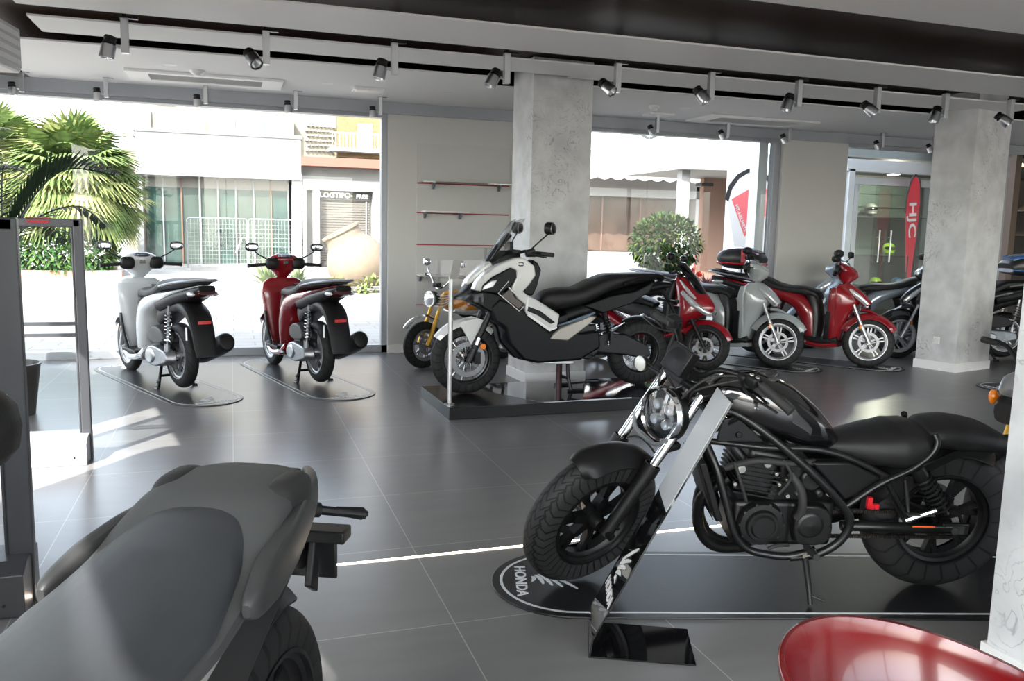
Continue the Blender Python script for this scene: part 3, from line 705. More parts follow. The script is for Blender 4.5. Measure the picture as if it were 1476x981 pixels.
# fan palms beyond the left window
def fan_palm(x, y, H, Rr, n, lab, name='fan_palm'):
    r = extroot(name, lab, 'palm tree', (x, y, 0), 0, 'palms outside')
    g = G(); g.tube([(0, 0, 0), (.05, 0, H * .4), (0, 0, H)], [.18, .15, .13], 10, 4); g.build('trunk', mat('palm_trunk', (.20, .15, .10), .9, noise_amt=.4, noise_scale=20), r)
    g = G()
    for i in range(n):
        d = rnd_dir(-.75); base = Vector((0, 0, H)); st = base + d * Rr * random.uniform(.35, .6) + Vector((0, 0, -.1 * Rr * (1 - d.z)))
        g.slot(0); g.tube([base, st], [.015, .008], 4, 1)
        s = d.cross(Vector((0, 0, 1))); s = s.normalized() if s.length > .1 else Vector((1, 0, 0)); fr = Rr * random.uniform(.4, .62); g.slot(random.choice((0, 0, 1)))
        nn = d.cross(s)
        for k in range(15):
            t = R(-80 + 160 * k / 14); dd = d * math.cos(t) + s * math.sin(t) + Vector((0, 0, -.15))
            leaf(g, st, dd, fr * (1 - .25 * abs(math.sin(t))), .055 * Rr, up=nn, droop=.22)
    g.build('fronds', [leafmat('palm_green', (.10, .15, .045)), leafmat('palm_yellow', (.23, .25, .09))], r, smooth=False)
fan_palm(-4.05, 25.5, 2.7, 2.0, 300, 'bushy fan palm in the sun outside the left window, left of the doors')
fan_palm(-6.0, 26.2, 3.0, 1.9, 150, 'fan palm at the far left, partly behind the indoor palm')
fan_palm(-3.35, 26.8, 2.0, 1.35, 130, 'lower fan palm beside the white building corner')
def bush(x, y, z, r3, n, lab, m, L=.12, group=None, name='bush', cat='bush'):
    r = extroot(name, lab, cat, (x, y, z), 0, group)
    g = G()
    for i in range(n):
        d = rnd_dir(); rad = random.uniform(.55, 1.02) ** .5
        p = Vector((d.x * r3[0], d.y * r3[1], d.z * r3[2])) * rad
        leaf(g, p, (d + rnd_dir() * .9), L * random.uniform(.7, 1.2), L * .4, droop=.2); g.slot(random.choice((0, 0, 1)))
    g.build('leaves', m, r, smooth=False); return r
BG = [leafmat('bush_green', (.016, .045, .012)), leafmat('bush_light', (.07, .10, .022))]
bush(-4.2, 25.0, .55, (1.3, .6, .6), 2600, 'dark green shrub under the palms outside', [leafmat('shrub_green', (.03, .08, .02)), leafmat('shrub_light', (.07, .13, .03))], .22)
g = G(); g.box((-4.6, 24.6, .08), (3.6, .25, .16)); tag(g.build('planter_kerb', mat('terracotta_kerb', (.45, .2, .13), .9), smooth=False), 'low terracotta kerb at the foot of the palms', 'kerb')
# clipped ball tree in a white trough
r = bush(7.86, 14.4, 1.30, (.70, .60, .54), 3800, 'clipped round green bush standing outside the second window', BG, .12, name='clipped_ball_bush', cat='bush')
g = G(); g.tube([(0, 0, -1.1), (.02, 0, -.3)], .05, 8, 1); g.build('stem', mat('bark', (.16, .11, .07), .9), r)
g = G(); g.box((8.4, 14.6, .22), (2.0, .55, .44)); g.box((8.4, 14.6, .43), (2.06, .6, .06)); tag(g.build('planter_trough', mat('trough_white', (0.49, 0.49, 0.49), .7), smooth=False, bevel=.01), 'long white planter trough outside the second window', 'planter')
for i, (x, m, lab) in enumerate(((8.2, (.10, .20, .06), 'green low plant in the trough, nearest the ball bush'), (8.55, (.16, .06, .09), 'purple spiky plant in the middle of the white trough'), (8.87, (.20, .10, .11), 'reddish spiky plant in the trough behind the grey scooter'), (9.15, (.12, .22, .08), 'green low plant at the right end of the white trough'))):
    r = extroot('potted_plant', lab, 'plant', (x, 14.55, .46), 0, 'plants in the trough'); g = G()
    for k in range(46):
        d = rnd_dir(.45); leaf(g, Vector((random.uniform(-.06, .06), random.uniform(-.06, .06), 0)), d, random.uniform(.2, .42), .045, droop=.25)
    g.build('leaves', leafmat('trough_leaf_%s' % ['green', 'purple', 'red', 'mid'][i], m), r, smooth=False)
for k, (x, z) in enumerate(((8.45, .72), (8.62, .66), (8.4, .60))):
    g = G()
    for i in range(22): leaf(g, Vector((0, 0, 0)), rnd_dir(-.2), .13, .07)
    o = tag(g.build('red_flower', mat('flower_red', (.75, .07, .03), .5), smooth=False), 'red flower head in the trough beside the ball bush', 'flower', 'red flowers in the trough'); o.location = (x, 14.4, z)
# agaves and amphora
def agave(x, y, n, L, lab):
    r = extroot('agave', lab, 'plant', (x, y, 0), 0, 'agaves outside'); g = G()
    g.tube([(0, 0, 0), (0, 0, .18)], [.12, .1], 8, 1); g.build('stem', mat('agave_stem', (.3, .3, .18), .8), r); g = G()
    for k in range(n):
        a = k * 2.4; e = R(15 + 65 * (k / n)); d = Vector((math.cos(a) * math.cos(e), math.sin(a) * math.cos(e), math.sin(e)))
        leaf(g, Vector((0, 0, .12)), d, L * random.uniform(.85, 1.1), .11, droop=.12, fold=.1)
    g.build('leaves', leafmat('agave_leaf', (.16, .2, .11), .2), r, smooth=False)
agave(.75, 19.6, 34, .78, 'pale green agave outside, behind the red scooter'); agave(1.45, 20.5, 26, .5, 'smaller agave between the red scooter and the clay jar'); agave(4.2, 20.6, 22, .55, 'agave half hidden at the right of the clay jar')
r = extroot('clay_jar', 'huge pale terracotta jar lying tilted on the paving outside', 'jar', (2.68, 19.9, 0))
M_ = Matrix.Translation((.06, 0, .70)) @ Matrix.Rotation(R(-28), 4, 'Y')
prof = []
for i in range(25):
    t = i / 24; z = -.82 + 1.50 * t; rr = .10 + .60 * math.sin(PI * min(1, t * .97 + .03)) ** .62 if t < .86 else .43 - .05 * (t - .86)
    prof.append((rr + .008 * (i % 2), z))
prof = [(0, -.82)] + prof + [(.47, .72), (.47, .76), (.40, .76), (.38, .6), (0, .5)]
g = G(); g.lathe(prof, n=36, M=M_); g.build('body', mat('terracotta_pale', (0.154, 0.119, 0.0835), .8, noise_amt=.12, noise_scale=3), r)
g = G(); g.lathe([(.7, -.0), (1.0, 0), (1.05, .06), (.95, .12), (.7, .12)], n=24); g.build('bed_edge', mat('stone_edge', (0.275, 0.25, 0.22), .9), r)
bush(2.95, 18.75, .16, (.35, .2, .2), 160, 'small leafy plant at the foot of the clay jar', [leafmat('herb', (.11, .16, .04)), leafmat('herb_light', (.2, .22, .08))], .16)
bush(2.15, 18.75, .15, (.32, .2, .18), 140, 'low leafy plant left of the clay jar foot', [leafmat('herb', (.11, .16, .04)), leafmat('herb_light', (.2, .22, .08))], .16)
# feather flags
def feather(name, loc, yaw, lean, out, edge, face, lab):
    r = thing(name, lab, 'flag', loc, yaw, 0)
    g = G(); g.tube([(0, 0, 0), (lean * 1.2, 0, 1.2)] + edge, .014, 8, 3); g.build('pole', BLKM, r)
    g = G(); g.box((0, 0, .02), (.5, .5, .04)); g.build('base', BLKM, r, smooth=False)
    g = G(); g.plate(out, -.003, .003); f = g.build('banner', face, r, smooth=False); return r, f
FW = mat('flag_white', (.78, .78, .8), .7); FB = mat('flag_black', (.02, .02, .022), .7); FR = mat('flag_salmon', (.82, .16, .18), .7); FR2 = mat('flag_red', (.72, .03, .06), .7)
top = [(-.40, 2.10), (-.33, 2.32), (-.18, 2.50), (.02, 2.60), (.25, 2.58), (.46, 2.48), (.60, 2.3)]
r, f = feather('feather_flag', (8.3, 12.5, 0), 0, 0, [(.02, .55), (-.38, 2.12)] + top[1:] + [(.62, 2.2), (.36, .55)], [], FW, 'white feather flag outside with a red pentagon and black curved edge')
g = G(); g.plate([(-.40, 2.08)] + top + [(.53, 2.2)] + [(x * .86 + .01, z - .07) for x, z in top[::-1]][:-1] + [(-.33, 2.04)], -.006, .006); g.build('edge_band', FB, f, smooth=False)
pent = [(-.27, 2.08), (.24, 2.36), (.46, 2.25), (.46, 1.86), (.02, 1.46)]
g = G(); g.plate(pent, -.009, -.004); pn = g.build('pentagon', FR, f, smooth=False)
Mr = Matrix.Translation((.16, -.0105, 1.98)) @ Matrix.Rotation(R(90), 4, 'X') @ Matrix.Rotation(R(-8), 4, 'Z')
g = G()
for k in range(3):
    y = .12 - .11 * k; st = []
    for i in range(9): u = i / 8; st.append((-.10 + .04 * k + .28 * u, y + .035 * math.sin((u - .1) * 5)))
    ring = st + [(x, yy - .05 * math.sin(PI * min(1, max(0.08, i / 8)))) for i, (x, yy) in reversed(list(enumerate(st)))]
    mm = len(ring); g._add([Mr @ Vector((x, yy, 0)) for x, yy in ring] + [Mr @ Vector((x, yy, .002)) for x, yy in ring], [tuple(range(mm)), tuple(range(2 * mm - 1, mm - 1, -1))] + [(q, (q + 1) % mm, mm + (q + 1) % mm, mm + q) for q in range(mm)])
g._add([Mr @ Vector(p) for p in ((-.02, .2, 0), (.02, .2, 0), (.03, .09, 0), (-.01, .09, 0))], [(0, 1, 2, 3)])
g.build('emblem', FW, pn, smooth=False)
t = xform(text_geo('MT-HELMETS', .085), Matrix.Translation((-.075, -.0105, 1.77)) @ Matrix.Rotation(R(90), 4, 'X') @ Matrix.Rotation(R(-64), 4, 'Z')); t.build('lettering', FW, pn, smooth=False)
# right wing: glazed sliding door outside the third window with the helmet shop behind it
r = struct(thing('door_2', None, None, (0, 0, 0)))
g = G()
g.box((10.5, 11.6, 2.66), (1.9, .14, .2)); g.box((10.5, 11.66, 2.42), (1.9, .1, .12)); g.box((9.66, 11.6, 1.3), (.12, .14, 2.6)); g.box((9.84, 11.66, 1.2), (.07, .08, 2.4)); g.box((11.5, 11.6, 1.3), (.1, .14, 2.6)); g.box((10.7, 11.66, .06), (1.7, .08, .12)); g.box((9.93, 11.7, 1.2), (.025, .06, 2.4))
g.build('door_frame', FRAMEL, r, smooth=False, bevel=.004)
g = G(); g.box((10.7, 11.68, 1.22), (1.6, .008, 2.32)); g.build('glass_pane', glassy('door_glass', (.82, .88, .86), .10), r, smooth=False)
for i, x in enumerate((10.38, 10.62)):
    g = G(); g.tube([(x, 11.62, 1.08), (x, 11.62, 1.62)], .014, 8, 1); g.tube([(x, 11.62, 1.2), (x, 11.68, 1.2)], .008, 6, 1); g.tube([(x, 11.62, 1.5), (x, 11.68, 1.5)], .008, 6, 1); g.build('door_handle', STEEL, r)
for (nm, x0, x1, y0, y1, z0, z1) in (('wall_wing', 9.6, 10.9, 14.9, 15.0, 0, 2.8), ('wall_wing.001', 9.5, 9.6, 11.6, 15, 0, 2.8), ('ceiling_wing', 9.5, 16, 11.6, 15, 2.8, 2.95), ('wall_wing.002', 10.9, 16, 14.9, 15.0, 0, 2.8)):
    wallbox(nm, x0, x1, y0, y1, z0, z1, mat('wing_wall', (.22, .25, .25), .7))
r, f = feather('feather_flag', (10.75, 11.35, 0), 0, 0, [(.04, .4), (-.04, 1.2), (-.11, 1.9), (-.10, 2.2), (-.03, 2.46), (.04, 2.52), (.12, 2.42), (.16, 2.1), (.15, 1.6), (.10, .8), (.08, .4)], [], FR2, 'narrow red feather flag with white letters beside the right hand column')
g = G(); g.tube([(.075, 0, .4), (.115, 0, .8), (.165, 0, 1.6), (.175, 0, 2.1), (.13, 0, 2.44), (.04, 0, 2.54), (-.04, 0, 2.47), (-.115, 0, 2.2), (-.12, 0, 1.9)], .013, 6, 3); g.build('edge_band', FB, f)
t = xform(text_geo('HJC', .21, width=1.7), Matrix.Translation((.03, -.006, 1.80)) @ Matrix.Rotation(R(90), 4, 'X') @ Matrix.Rotation(R(-86), 4, 'Z')); t.build('lettering', FW, f, smooth=False)
def helmet(x, y, z, yaw, m, lab, group='helmets on display'):
    r = thing('helmet', lab, 'helmet', (x, y, z), yaw, 0, group)
    g = G(); g.ell((0, 0, .13), (.155, .12, .13), 18, 12, e=2.2); g.ell((.05, 0, .06), (.12, .1, .06), 14, 8); g.build('shell', m, r)
    g = G(); g.ell((.03, 0, .15), (.135, .112, .055), 18, 8, e=2.4); g.build('visor', BLKG, r)
FLUO = mat('fluo_yellow', (.45, .85, .02), .35, coat=.5); FLUOM = FLUO
r = thing('display_shelf', 'dark slatted helmet display wall seen through the glass door', 'shelf', (12.6, 14.0, 0))
g = G()
for i in range(9): g.box((0, .2, .3 + i * .26), (1.9, .03, .015))
g.box((0, .25, 1.3), (1.9, .04, 2.6)); g.build('back_panel', mat('shelf_dark', (.10, .14, .12), .6), r, smooth=False)
for z in (.42, 1.12, 1.9): g = G(); g.box((0, 0, z), (1.9, .4, .025)); g.build('shelf', DGREY, r, smooth=False)
helmet(12.72, 13.95, 1.133, -2, FLUO, 'bright yellow-green helmet on the middle shelf behind the glass door')
helmet(12.45, 13.95, .433, -2, FLUO, 'large yellow-green helmet with a black stripe, low behind the glass door')
helmet(13.0, 13.95, .433, -2, mat('helmet_blue', (.08, .25, .5), .3), 'blue helmet beside the low yellow-green helmet'); helmet(12.2, 13.95, 1.913, -2, mat('helmet_grey', (.2, .22, .2), .3), 'grey helmet on the top shelf behind the glass door')

L = bpy.data.lights.new('helmet_fill', 'POINT'); L.energy = 90; L.color = (1, .86, .7); L.shadow_soft_size = .08  # fill light added so the helmets show; no known lamp here
q = thing('added_fill_lamp', 'small round added fill lamp over the helmets behind the glass door', 'fill lamp', (12.0, 13.2, 2.8))
g = G(); g.lathe([(0, 0), (.05, 0), (.06, -.05), (.12, -.10), (.115, -.11), (.0, -.07)], n=20); g.build('lamp_shade', WHT, q)
lo = bpy.data.objects.new('helmet_fill', L); COL.objects.link(lo); lo.parent = q; lo.location = (0, 0, -.2)
# ================================================================== MOTORCYCLE PARTS
def wheel(parent, name, M, R_, W, Rr, style, rimm, tyre_m, disc=0.0, disc_y=.06, hubw=.06, discs=(1,), spokem=None):
    """M places the axle; the wheel turns about its local y. R_ tyre radius, W width, Rr rim radius"""
    spokem = spokem or rimm
    g = G(); hw = W / 2 * .78
    g.lathe([(Rr - .022, -hw * .8), (Rr + .004, -hw), (Rr + .004, -hw - .006), (Rr - .006, -hw - .006), (Rr - .014, -hw * .6), (Rr - .03, -hw * .35), (Rr - .03, hw * .35), (Rr - .014, hw * .6), (Rr - .006, hw + .006), (Rr + .004, hw + .006), (Rr + .004, hw), (Rr - .022, hw * .8)], axis='y', n=48)
    g.lathe([(0, -hubw), (.028, -hubw), (.034, -hubw * .8), (.034, hubw * .8), (.028, hubw), (0, hubw)], axis='y', n=20)
    w = g.build(name, rimm, parent); w.matrix_basis = M
    g = G()
    def bar(a0, r0, a1, r1, y0, y1, w0, w1, t=.012):
        p = Vector((r0 * math.cos(a0), y0, r0 * math.sin(a0))); q = Vector((r1 * math.cos(a1), y1, r1 * math.sin(a1)))
        d = (q - p).normalized(); s = d.cross(Vector((0, 1, 0))).normalized()
        vs = []
        for P, ww in ((p, w0), (q, w1)):
            for sx, sy in ((-1, -1), (1, -1), (1, 1), (-1, 1)): vs.append(P + s * sx * ww / 2 + Vector((0, sy * t, 0)))
        g._add(vs, [(3, 2, 1, 0), (4, 5, 6, 7), (0, 1, 5, 4), (1, 2, 6, 5), (2, 3, 7, 6), (3, 0, 4, 7)])
    if style == 'twin5':
        for i in range(5):
            a = 2 * PI * i / 5 + .3
            bar(a + .25, .03, a + .11, Rr - .02, .0, 0, .022, .014); bar(a - .25, .03, a - .11, Rr - .02, .0, 0, .022, .014)
    elif style == 'multi':
        for i in range(6):
            a = 2 * PI * i / 6 + .2
            bar(a, .03, a + .06, Rr * .55, 0, 0, .035, .028, .014); bar(a + .06, Rr * .5, a + .2, Rr - .02, 0, 0, .02, .016); bar(a + .06, Rr * .5, a - .12, Rr - .02, 0, 0, .02, .016)
    elif style == 'Y':
        for i in range(7):
            a = 2 * PI * i / 7 + .25
            bar(a, .03, a, Rr * .5, .0, 0, .045, .030, .02); bar(a, Rr * .47, a + .13, Rr - .02, 0, 0, .024, .018, .014); bar(a, Rr * .47, a - .13, Rr - .02, 0, 0, .024, .018, .014)
    elif style == 'wire':
        for i in range(36):
            a = 2 * PI * i / 36; s = 1 if i % 2 else -1; k = .5 if (i // 2) % 2 else -.5
            g.tube([(.034 * math.cos(a + k), s * hubw * .85, .034 * math.sin(a + k)), ((Rr - .02) * math.cos(a), s * .008, (Rr - .02) * math.sin(a))], .0024, 5, 1)
    g.build('spokes', spokem, w)
    g = G(); prof = []
    n = 14
    for i in range(n + 1):
        t = -1 + 2 * i / n
        y = t * W / 2
        prof.append((Rr + (R_ - Rr) * (max(0, 1 - abs(t) ** 2.6)) ** .52 if abs(t) < 1 else Rr, y * (1 if abs(t) < .9 else .86)))
    prof = [(Rr - .004, -hw)] + prof[1:-1] + [(Rr - .004, hw)]
    g.lathe(prof, axis='y', n=64); g.build('tyre', tyre_m, w, ang=70)
    if disc:
        for s in discs:
            g = G(); y = s * disc_y
            g.lathe([(disc * .72, y - .002), (disc, y - .002), (disc, y + .002), (disc * .72, y + .002), (disc * .72, y - .002)], axis='y', n=40)
            for i in range(6):
                a = 2 * PI * i / 6; g.tube([(.03 * math.cos(a), y, .03 * math.sin(a)), (disc * .76 * math.cos(a + .25), y, disc * .76 * math.sin(a + .25))], .005, 6, 1)
            g.build('brake_disc', mat('brake_steel', (.24, .24, .25), .38, metal=.9), w)
    return w
def coil(g, a, b, r, turns, wr, n=8):
    a, b = Vector(a), Vector(b); d = (b - a); L = d.length; d.normalize(); u = d.orthogonal().normalized(); v = d.cross(u); pts = []
    for i in range(turns * 8 + 1):
        t = i / (turns * 8); an = 2 * PI * turns * t; pts.append(a + d * L * t + u * r * math.cos(an) + v * r * math.sin(an))
    g.tube(pts, wr, 5, 1)
def steerM(axle, top, ang):
    a = Vector((axle[0], 0, axle[1])); t = Vector((top[0], 0, top[1])); return Matrix.Translation(t) @ Matrix.Rotation(R(ang), 4, (t - a).normalized()) @ Matrix.Translation(-t)
def T(x, y, z): return Matrix.Translation((x, y, z))
def mirror_part(root, M, base, head, r=(.012, .07, .042), yaw=0, m=None):
    m = m or BLK
    b, h = Vector(base), Vector(head); g = G(); mid = (b + h) / 2 + Vector((.015, 0, -.01))
    g.tube([b, mid, h], [.008, .006, .007], 7, 4, M=M); st = g.build('mirror', m, root)
    Mh = M @ Matrix.Translation(h) @ Matrix.Rotation(R(yaw), 4, 'Z')
    g = G(); g.ell((0.014, 0, .02), (r[0] * 3.2, r[1], r[2]), 16, 8, e=2.6, M=Mh); g.build('mirror_shell', m, st)
    g = G(); g.ell((-.016, 0, .02), (.005, r[1] * .88, r[2] * .86), 16, 8, e=2.6, M=Mh); g.build('mirror_glass', MIRR, st)
    return st
def paint(name, c, metal=0.0): return mat(name, c, .25, metal=metal, coat=1.0)
ZIG = tread('tyre_zigzag', 'zig'); BLOCK = tread('tyre_block', 'block'); VEE = tread('tyre_vee', 'vee')

def scooter(label, front, heading, body, lift=.03, steer=0, topbox=False, group='large-wheel scooters', boxc=None, mirror_yaw=0):
    """upright large-wheel scooter on its centre stand; front = floor point under the front axle, heading in degrees"""
    h = R(heading); X = Vector((math.cos(h), math.sin(h), 0)); WB = 1.34
    o = Vector((*front, 0)) - X * WB
    pitch = math.atan2(lift, WB)
    r = thing('scooter', label, 'scooter', (o.x, o.y, lift), h, 0, group); r.rotation_euler = (0, pitch, h)
    inner = mat('inner_panel', (.02, .021, .023), .4)
    # rear body, seat
    g = G(); g.hull([(.70, .30, .07, .14), (.68, .42, .09, .155), (.63, .58, .12, .165), (.50, .71, .10, .175), (.25, .78, .07, .172), (.02, .82, .05, .16), (-.12, .85, .03, .152), (-.35, .89, .012, .128), (-.55, .925, .008, .09)], 18, 4, 2.6); g.build('rear_body', body, r)
    g = G(); g.hull([(.20, .74, .08, .155), (-.05, .79, .075, .15), (-.30, .84, .062, .125), (-.50, .88, .045, .10), (-.60, .91, .025, .07)], 18, 4, 2.8); g.build('tail_body', BLK, r)
    g = G(); g.zhull([(.26, .66, .79, .13), (.45, .66, .81, .135), (.65, .64, .79, .13), (.78, .60, .74, .12)], 16, 3, 3); g.build('front_glovebox', inner, r)
    g = G(); g.hull([(.76, .74, .025, .09), (.70, .80, .05, .125), (.56, .825, .055, .15), (.38, .83, .05, .165), (.22, .86, .05, .16), (.06, .92, .05, .15), (-.15, .935, .045, .14), (-.42, .955, .035, .11), (-.54, .965, .018, .07)], 18, 4, 2.8); s = g.build('seat', SEATM, r)
    g = G(); g.tube([(.05, .155, .905), (-.2, .16, .94), (-.45, .13, .965), (-.62, .07, .98), (-.66, 0, .98), (-.62, -.07, .98), (-.45, -.13, .965), (-.2, -.16, .94), (.05, -.155, .905)], .014, 8, 3, flat=.8); g.build('grab_rail', mat('rail_grey', (.30, .31, .33), .4, metal=.4), r)
    g = G(); g.hull([(-.38, .86, .045, .10), (-.50, .87, .045, .095), (-.60, .885, .03, .07)], 14, 3, 3); g.build('tail_light', mat('smoked_lens', (.05, .006, .007), .12, coat=.8), r)
    for sx in (-1, 1):
        g = G(); g.ell((-.50, sx * .10, .86), (.08, .025, .022), 12, 7); g.build('rear_indicator', CLRL, r)
    # mudguard and plate holder
    g = G(); g.hull([(.30, .62, .10, .10), (.05, .70, .07, .11), (-.20, .74, .06, .11), (-.38, .68, .05, .105), (-.47, .56, .03, .10), (-.52, .42, .018, .095), (-.54, .33, .012, .085)], 16, 4, 3); mg = g.build('rear_mudguard', BLK, r)
    g = G(); g.box((-.525, -.0, .62), (.012, .11, .03)); g.build('reflector', REDL, mg, smooth=False, bevel=.004)
    g = G(); g.box((-.40, .108, .52), (.03, .004, .11)); g.build('label_sticker', WHT, mg, smooth=False)
    # floor and leg shield
    g = G(); g.box((.86, 0, .265), (.36, .36, .03)); g.hull([(1.02, .285, .05, .14), (.85, .25, .035, .17), (.68, .27, .04, .15), (.52, .27, .05, .10)], 14, 3, 3.5); g.build('footboard', BLK, r, bevel=.006)
    g = G(); g.hull([(1.03, .235, .035, .17), (.85, .205, .03, .185), (.66, .23, .04, .17), (.58, .30, .03, .14)], 14, 3, 4); g.build('floor_fairing', body, r)
    g = G(); g.zhull([(.20, .96, 1.03, .11), (.27, .935, 1.03, .155), (.42, .925, 1.06, .20), (.58, .925, 1.12, .235), (.72, .925, 1.20, .262), (.83, .93, 1.16, .272), (.90, .95, 1.09, .255), (.945, .98, 1.06, .17)], 24, 4, 2.5, nose=.55); g.build('leg_shield', body, r)
    g = G(); g.zhull([(.26, .915, .97, .13), (.42, .895, .99, .178), (.60, .89, .99, .215), (.80, .895, 1.0, .245), (.90, .92, 1.0, .225)], 20, 3, 4); g.build('inner_shield', body if group else inner, r)
    g = G(); g.box((.892, .0, .815), (.02, .10, .035)); g.box((.892, -.10, .86), (.02, .05, .05)); g.build('key_panel', BLKG, r, smooth=False, bevel=.004)
    for sx in (-1, 1):
        g = G(); g.hull([(.90, .28, .03, .012, sx * .165), (.91, .45, .03, .012, sx * .20), (.92, .62, .025, .01, sx * .215)], 8, 3); g.build('shield_edge', BLK, r)
    g = G(); g.hull([(1.02, .93, .04, .065), (1.12, .87, .055, .075), (1.22, .79, .06, .075), (1.31, .71, .045, .05)], 16, 4, 2.4); ns = g.build('nose', body, r)
    for sx in (-1, 1):
        g = G(); g.hull([(1.10, .885, .018, .014, sx * .075), (1.2, .815, .03, .018, sx * .078), (1.30, .725, .026, .018, sx * .048)], 10, 4); g.build('front_indicator', CLRL, ns)
    g = G(); g.hull([(1.24, .685, .012, .07), (1.32, .70, .03, .05)], 10, 1); g.build('nose_trim', CHR, ns)
    # steering group
    SM = steerM((1.34, .285), (1.04, .95), steer)
    g = G(); g.zhull([(.95, .985, 1.07, .06), (.99, .95, 1.12, .10), (1.03, .92, 1.16, .155), (1.08, .90, 1.155, .205), (1.13, .89, 1.10, .205), (1.165, .90, 1.04, .15), (1.19, .92, .99, .07)], 24, 4, 2.3, nose=.35, M=SM); hs = g.build('handlebar_cover', body, r)
    for sx in (-1, 1):
        g = G(); g.ell((.912, sx * .135, 1.09), (.038, .068, .062), 14, 8, M=SM, e=2.8); g.build('switch_pod', BLK, hs)
        g = G(); g.tube([(.94, sx * .16, 1.085), (.91, sx * .22, 1.08)], [.02, .016], 8, 1, M=SM); g.tube([(.91, sx * .22, 1.08), (.90, sx * .37, 1.07)], .0175, 10, 1, M=SM); g.lathe([(.0, 0), (.021, 0), (.021, .012), (0, .012)], (.90, sx * .372, 1.07), 'y', 10, M=SM); g.build('grip', RUB, hs)
        g = G(); g.tube([(.95, sx * .17, 1.09), (.985, sx * .24, 1.085), (.965, sx * .34, 1.07)], [.008, .006, .005], 6, 3, M=SM); g.build('brake_lever', BLKM, hs)
        mirror_part(hs, SM, (.94, sx * .185, 1.14), (.90, sx * .335, 1.235), (.010, .068, .044), yaw=mirror_yaw)
    g = G(); g.ell((.925, 0, 1.165), (.045, .085, .022), 16, 7, M=SM, e=2.6); g.build('instrument_panel', mat('gauge_glass', (.03, .05, .10), .08, coat=1), hs)
    g = G(); g.box((.895, 0, 1.10), (.02, .05, .035), M=SM); g.build('badge', BLKG, hs, smooth=False, bevel=.004)
    g = G(); g.ell((1.10, 0, 1.06), (.065, .085, .055), 18, 10, M=SM, e=2.4); g.build('headlight', CLRL, hs)
    g = G()
    for sx in (-1, 1): g.tube([(1.12, sx * .085, .74), (1.23, sx * .085, .50)], .017, 10, 1, M=SM); g.tube([(1.225, sx * .085, .51), (1.345, sx * .085, .275)], [.022, .024], 10, 1, M=SM)
    g.cyl((1.34, -.1, .285), (1.34, .1, .285), .012, n=10, M=SM); g.build('front_fork', mat('fork_silver', (.6, .61, .63), .3, metal=.8), r)
    for sx in (-1, 1):
        g = G(); g.box((1.235, sx * .108, .455), (.03, .014, .05), M=SM); g.build('side_reflector', ORL, r, smooth=False, bevel=.006)
    g = G(); g.fender((1.34, .285), .345, 30, 158, .085, .075, .005, 20, M=SM, hw1=.075); g.hull([(1.22, .66, .03, .07), (1.32, .645, .02, .06), (1.42, .60, .012, .05)], 12, 3, M=SM); g.build('front_mudguard', body, r)
    rim = mat('rim_silver', (.40, .41, .43), .4, metal=.75)
    wheel(r, 'front_wheel', SM @ T(1.34, 0, .285), .287, .105, .205, 'twin5', rim, VEE, disc=.115, disc_y=-.062, discs=(1,))
    wheel(r, 'rear_wheel', T(0, 0, .29), .29, .125, .205, 'twin5', rim, VEE, disc=.0)
    # engine
    g = G(); g.plate(smooth2d([(.42, .20), (.44, .31), (.30, .375), (.05, .36), (-.08, .33), (-.10, .25), (.02, .215), (.22, .175)], 3), .085, .175, taper=.12); e = g.build('engine_case', ALUD, r, bevel=.01, seg=3)
    g = G(); g.plate(smooth2d([(.40, .24), (.38, .31), (.26, .34), (.17, .29), (.22, .22), (.32, .205)], 3), .175, .19, taper=.2); g.build('drive_cover', ALU, e, bevel=.004)
    g = G(); g.box((.30, 0, .33), (.32, .17, .22)); g.cyl((.30, -.1, .32), (.30, .1, .32), .09); g.tube([(0, -.1, .29), (0, .11, .29)], .03, 10, 1); g.build('engine_block', BLKM, r, bevel=.015)
    g = G(); g.plate(smooth2d([(.36, .40), (.38, .50), (.22, .56), (.02, .52), (-.02, .42), (.15, .385)], 3), .07, .165, taper=.15); g.build('air_box', DGREY, r, bevel=.012, seg=3)
    for sx in (-1, 1):
        a, b = (-.10, sx * .135, .74), (-.02, sx * .135, .33)
        g = G(); g.cyl(a, b, .012, n=8); g.cyl((-.03, sx * .135, .40), b, .024, n=10); g.build('rear_shock', ALU, r)
        g = G(); coil(g, (-.095, sx * .135, .70), (-.035, sx * .135, .42), .027, 9, .005); g.build('shock_spring', CHR if sx > 0 else BLKM, r)
    g = G(); g.tube([(.42, -.08, .22), (.3, -.16, .17), (.12, -.20, .22)], .022, 8, 3); g.build('exhaust_pipe', STEEL, r)
    g = G(); g.tube([(.20, -.205, .225), (.05, -.215, .27), (-.25, -.225, .37), (-.42, -.228, .43), (-.45, -.228, .44)], [.035, .066, .078, .076, .05], 16, 3, flat=1.1); ex = g.build('silencer', BLK, r)
    g = G(); g.tube([(.0, -.295, .30), (-.2, -.305, .37), (-.36, -.303, .42)], [.02, .035, .02], 8, 3); g.build('heat_shield', ALUD, ex)
    g = G()
    for sx in (-1, 1): g.tube([(.30, sx * .07, .19), (.22, sx * .12, .09), (.16, sx * .16, .015 - lift * .8)], [.014, .014, .016], 8, 2); g.tube([(.13, sx * .17, .012 - lift * .8), (.20, sx * .17, .012 - lift * .8)], .015, 8, 1)
    g.cyl((.22, -.12, .09), (.22, .12, .09), .012, n=8); g.tube([(.20, .13, .06), (.12, .19, .055), (.06, .20, .06)], .01, 6, 2); g.build('centre_stand', BLKM, r)
    g = G(); g.box((.60, .165, .235), (.16, .03, .025)); g.box((.60, -.165, .235), (.16, .03, .025)); g.build('passenger_footrest', ALUD, r, smooth=False, bevel=.006)
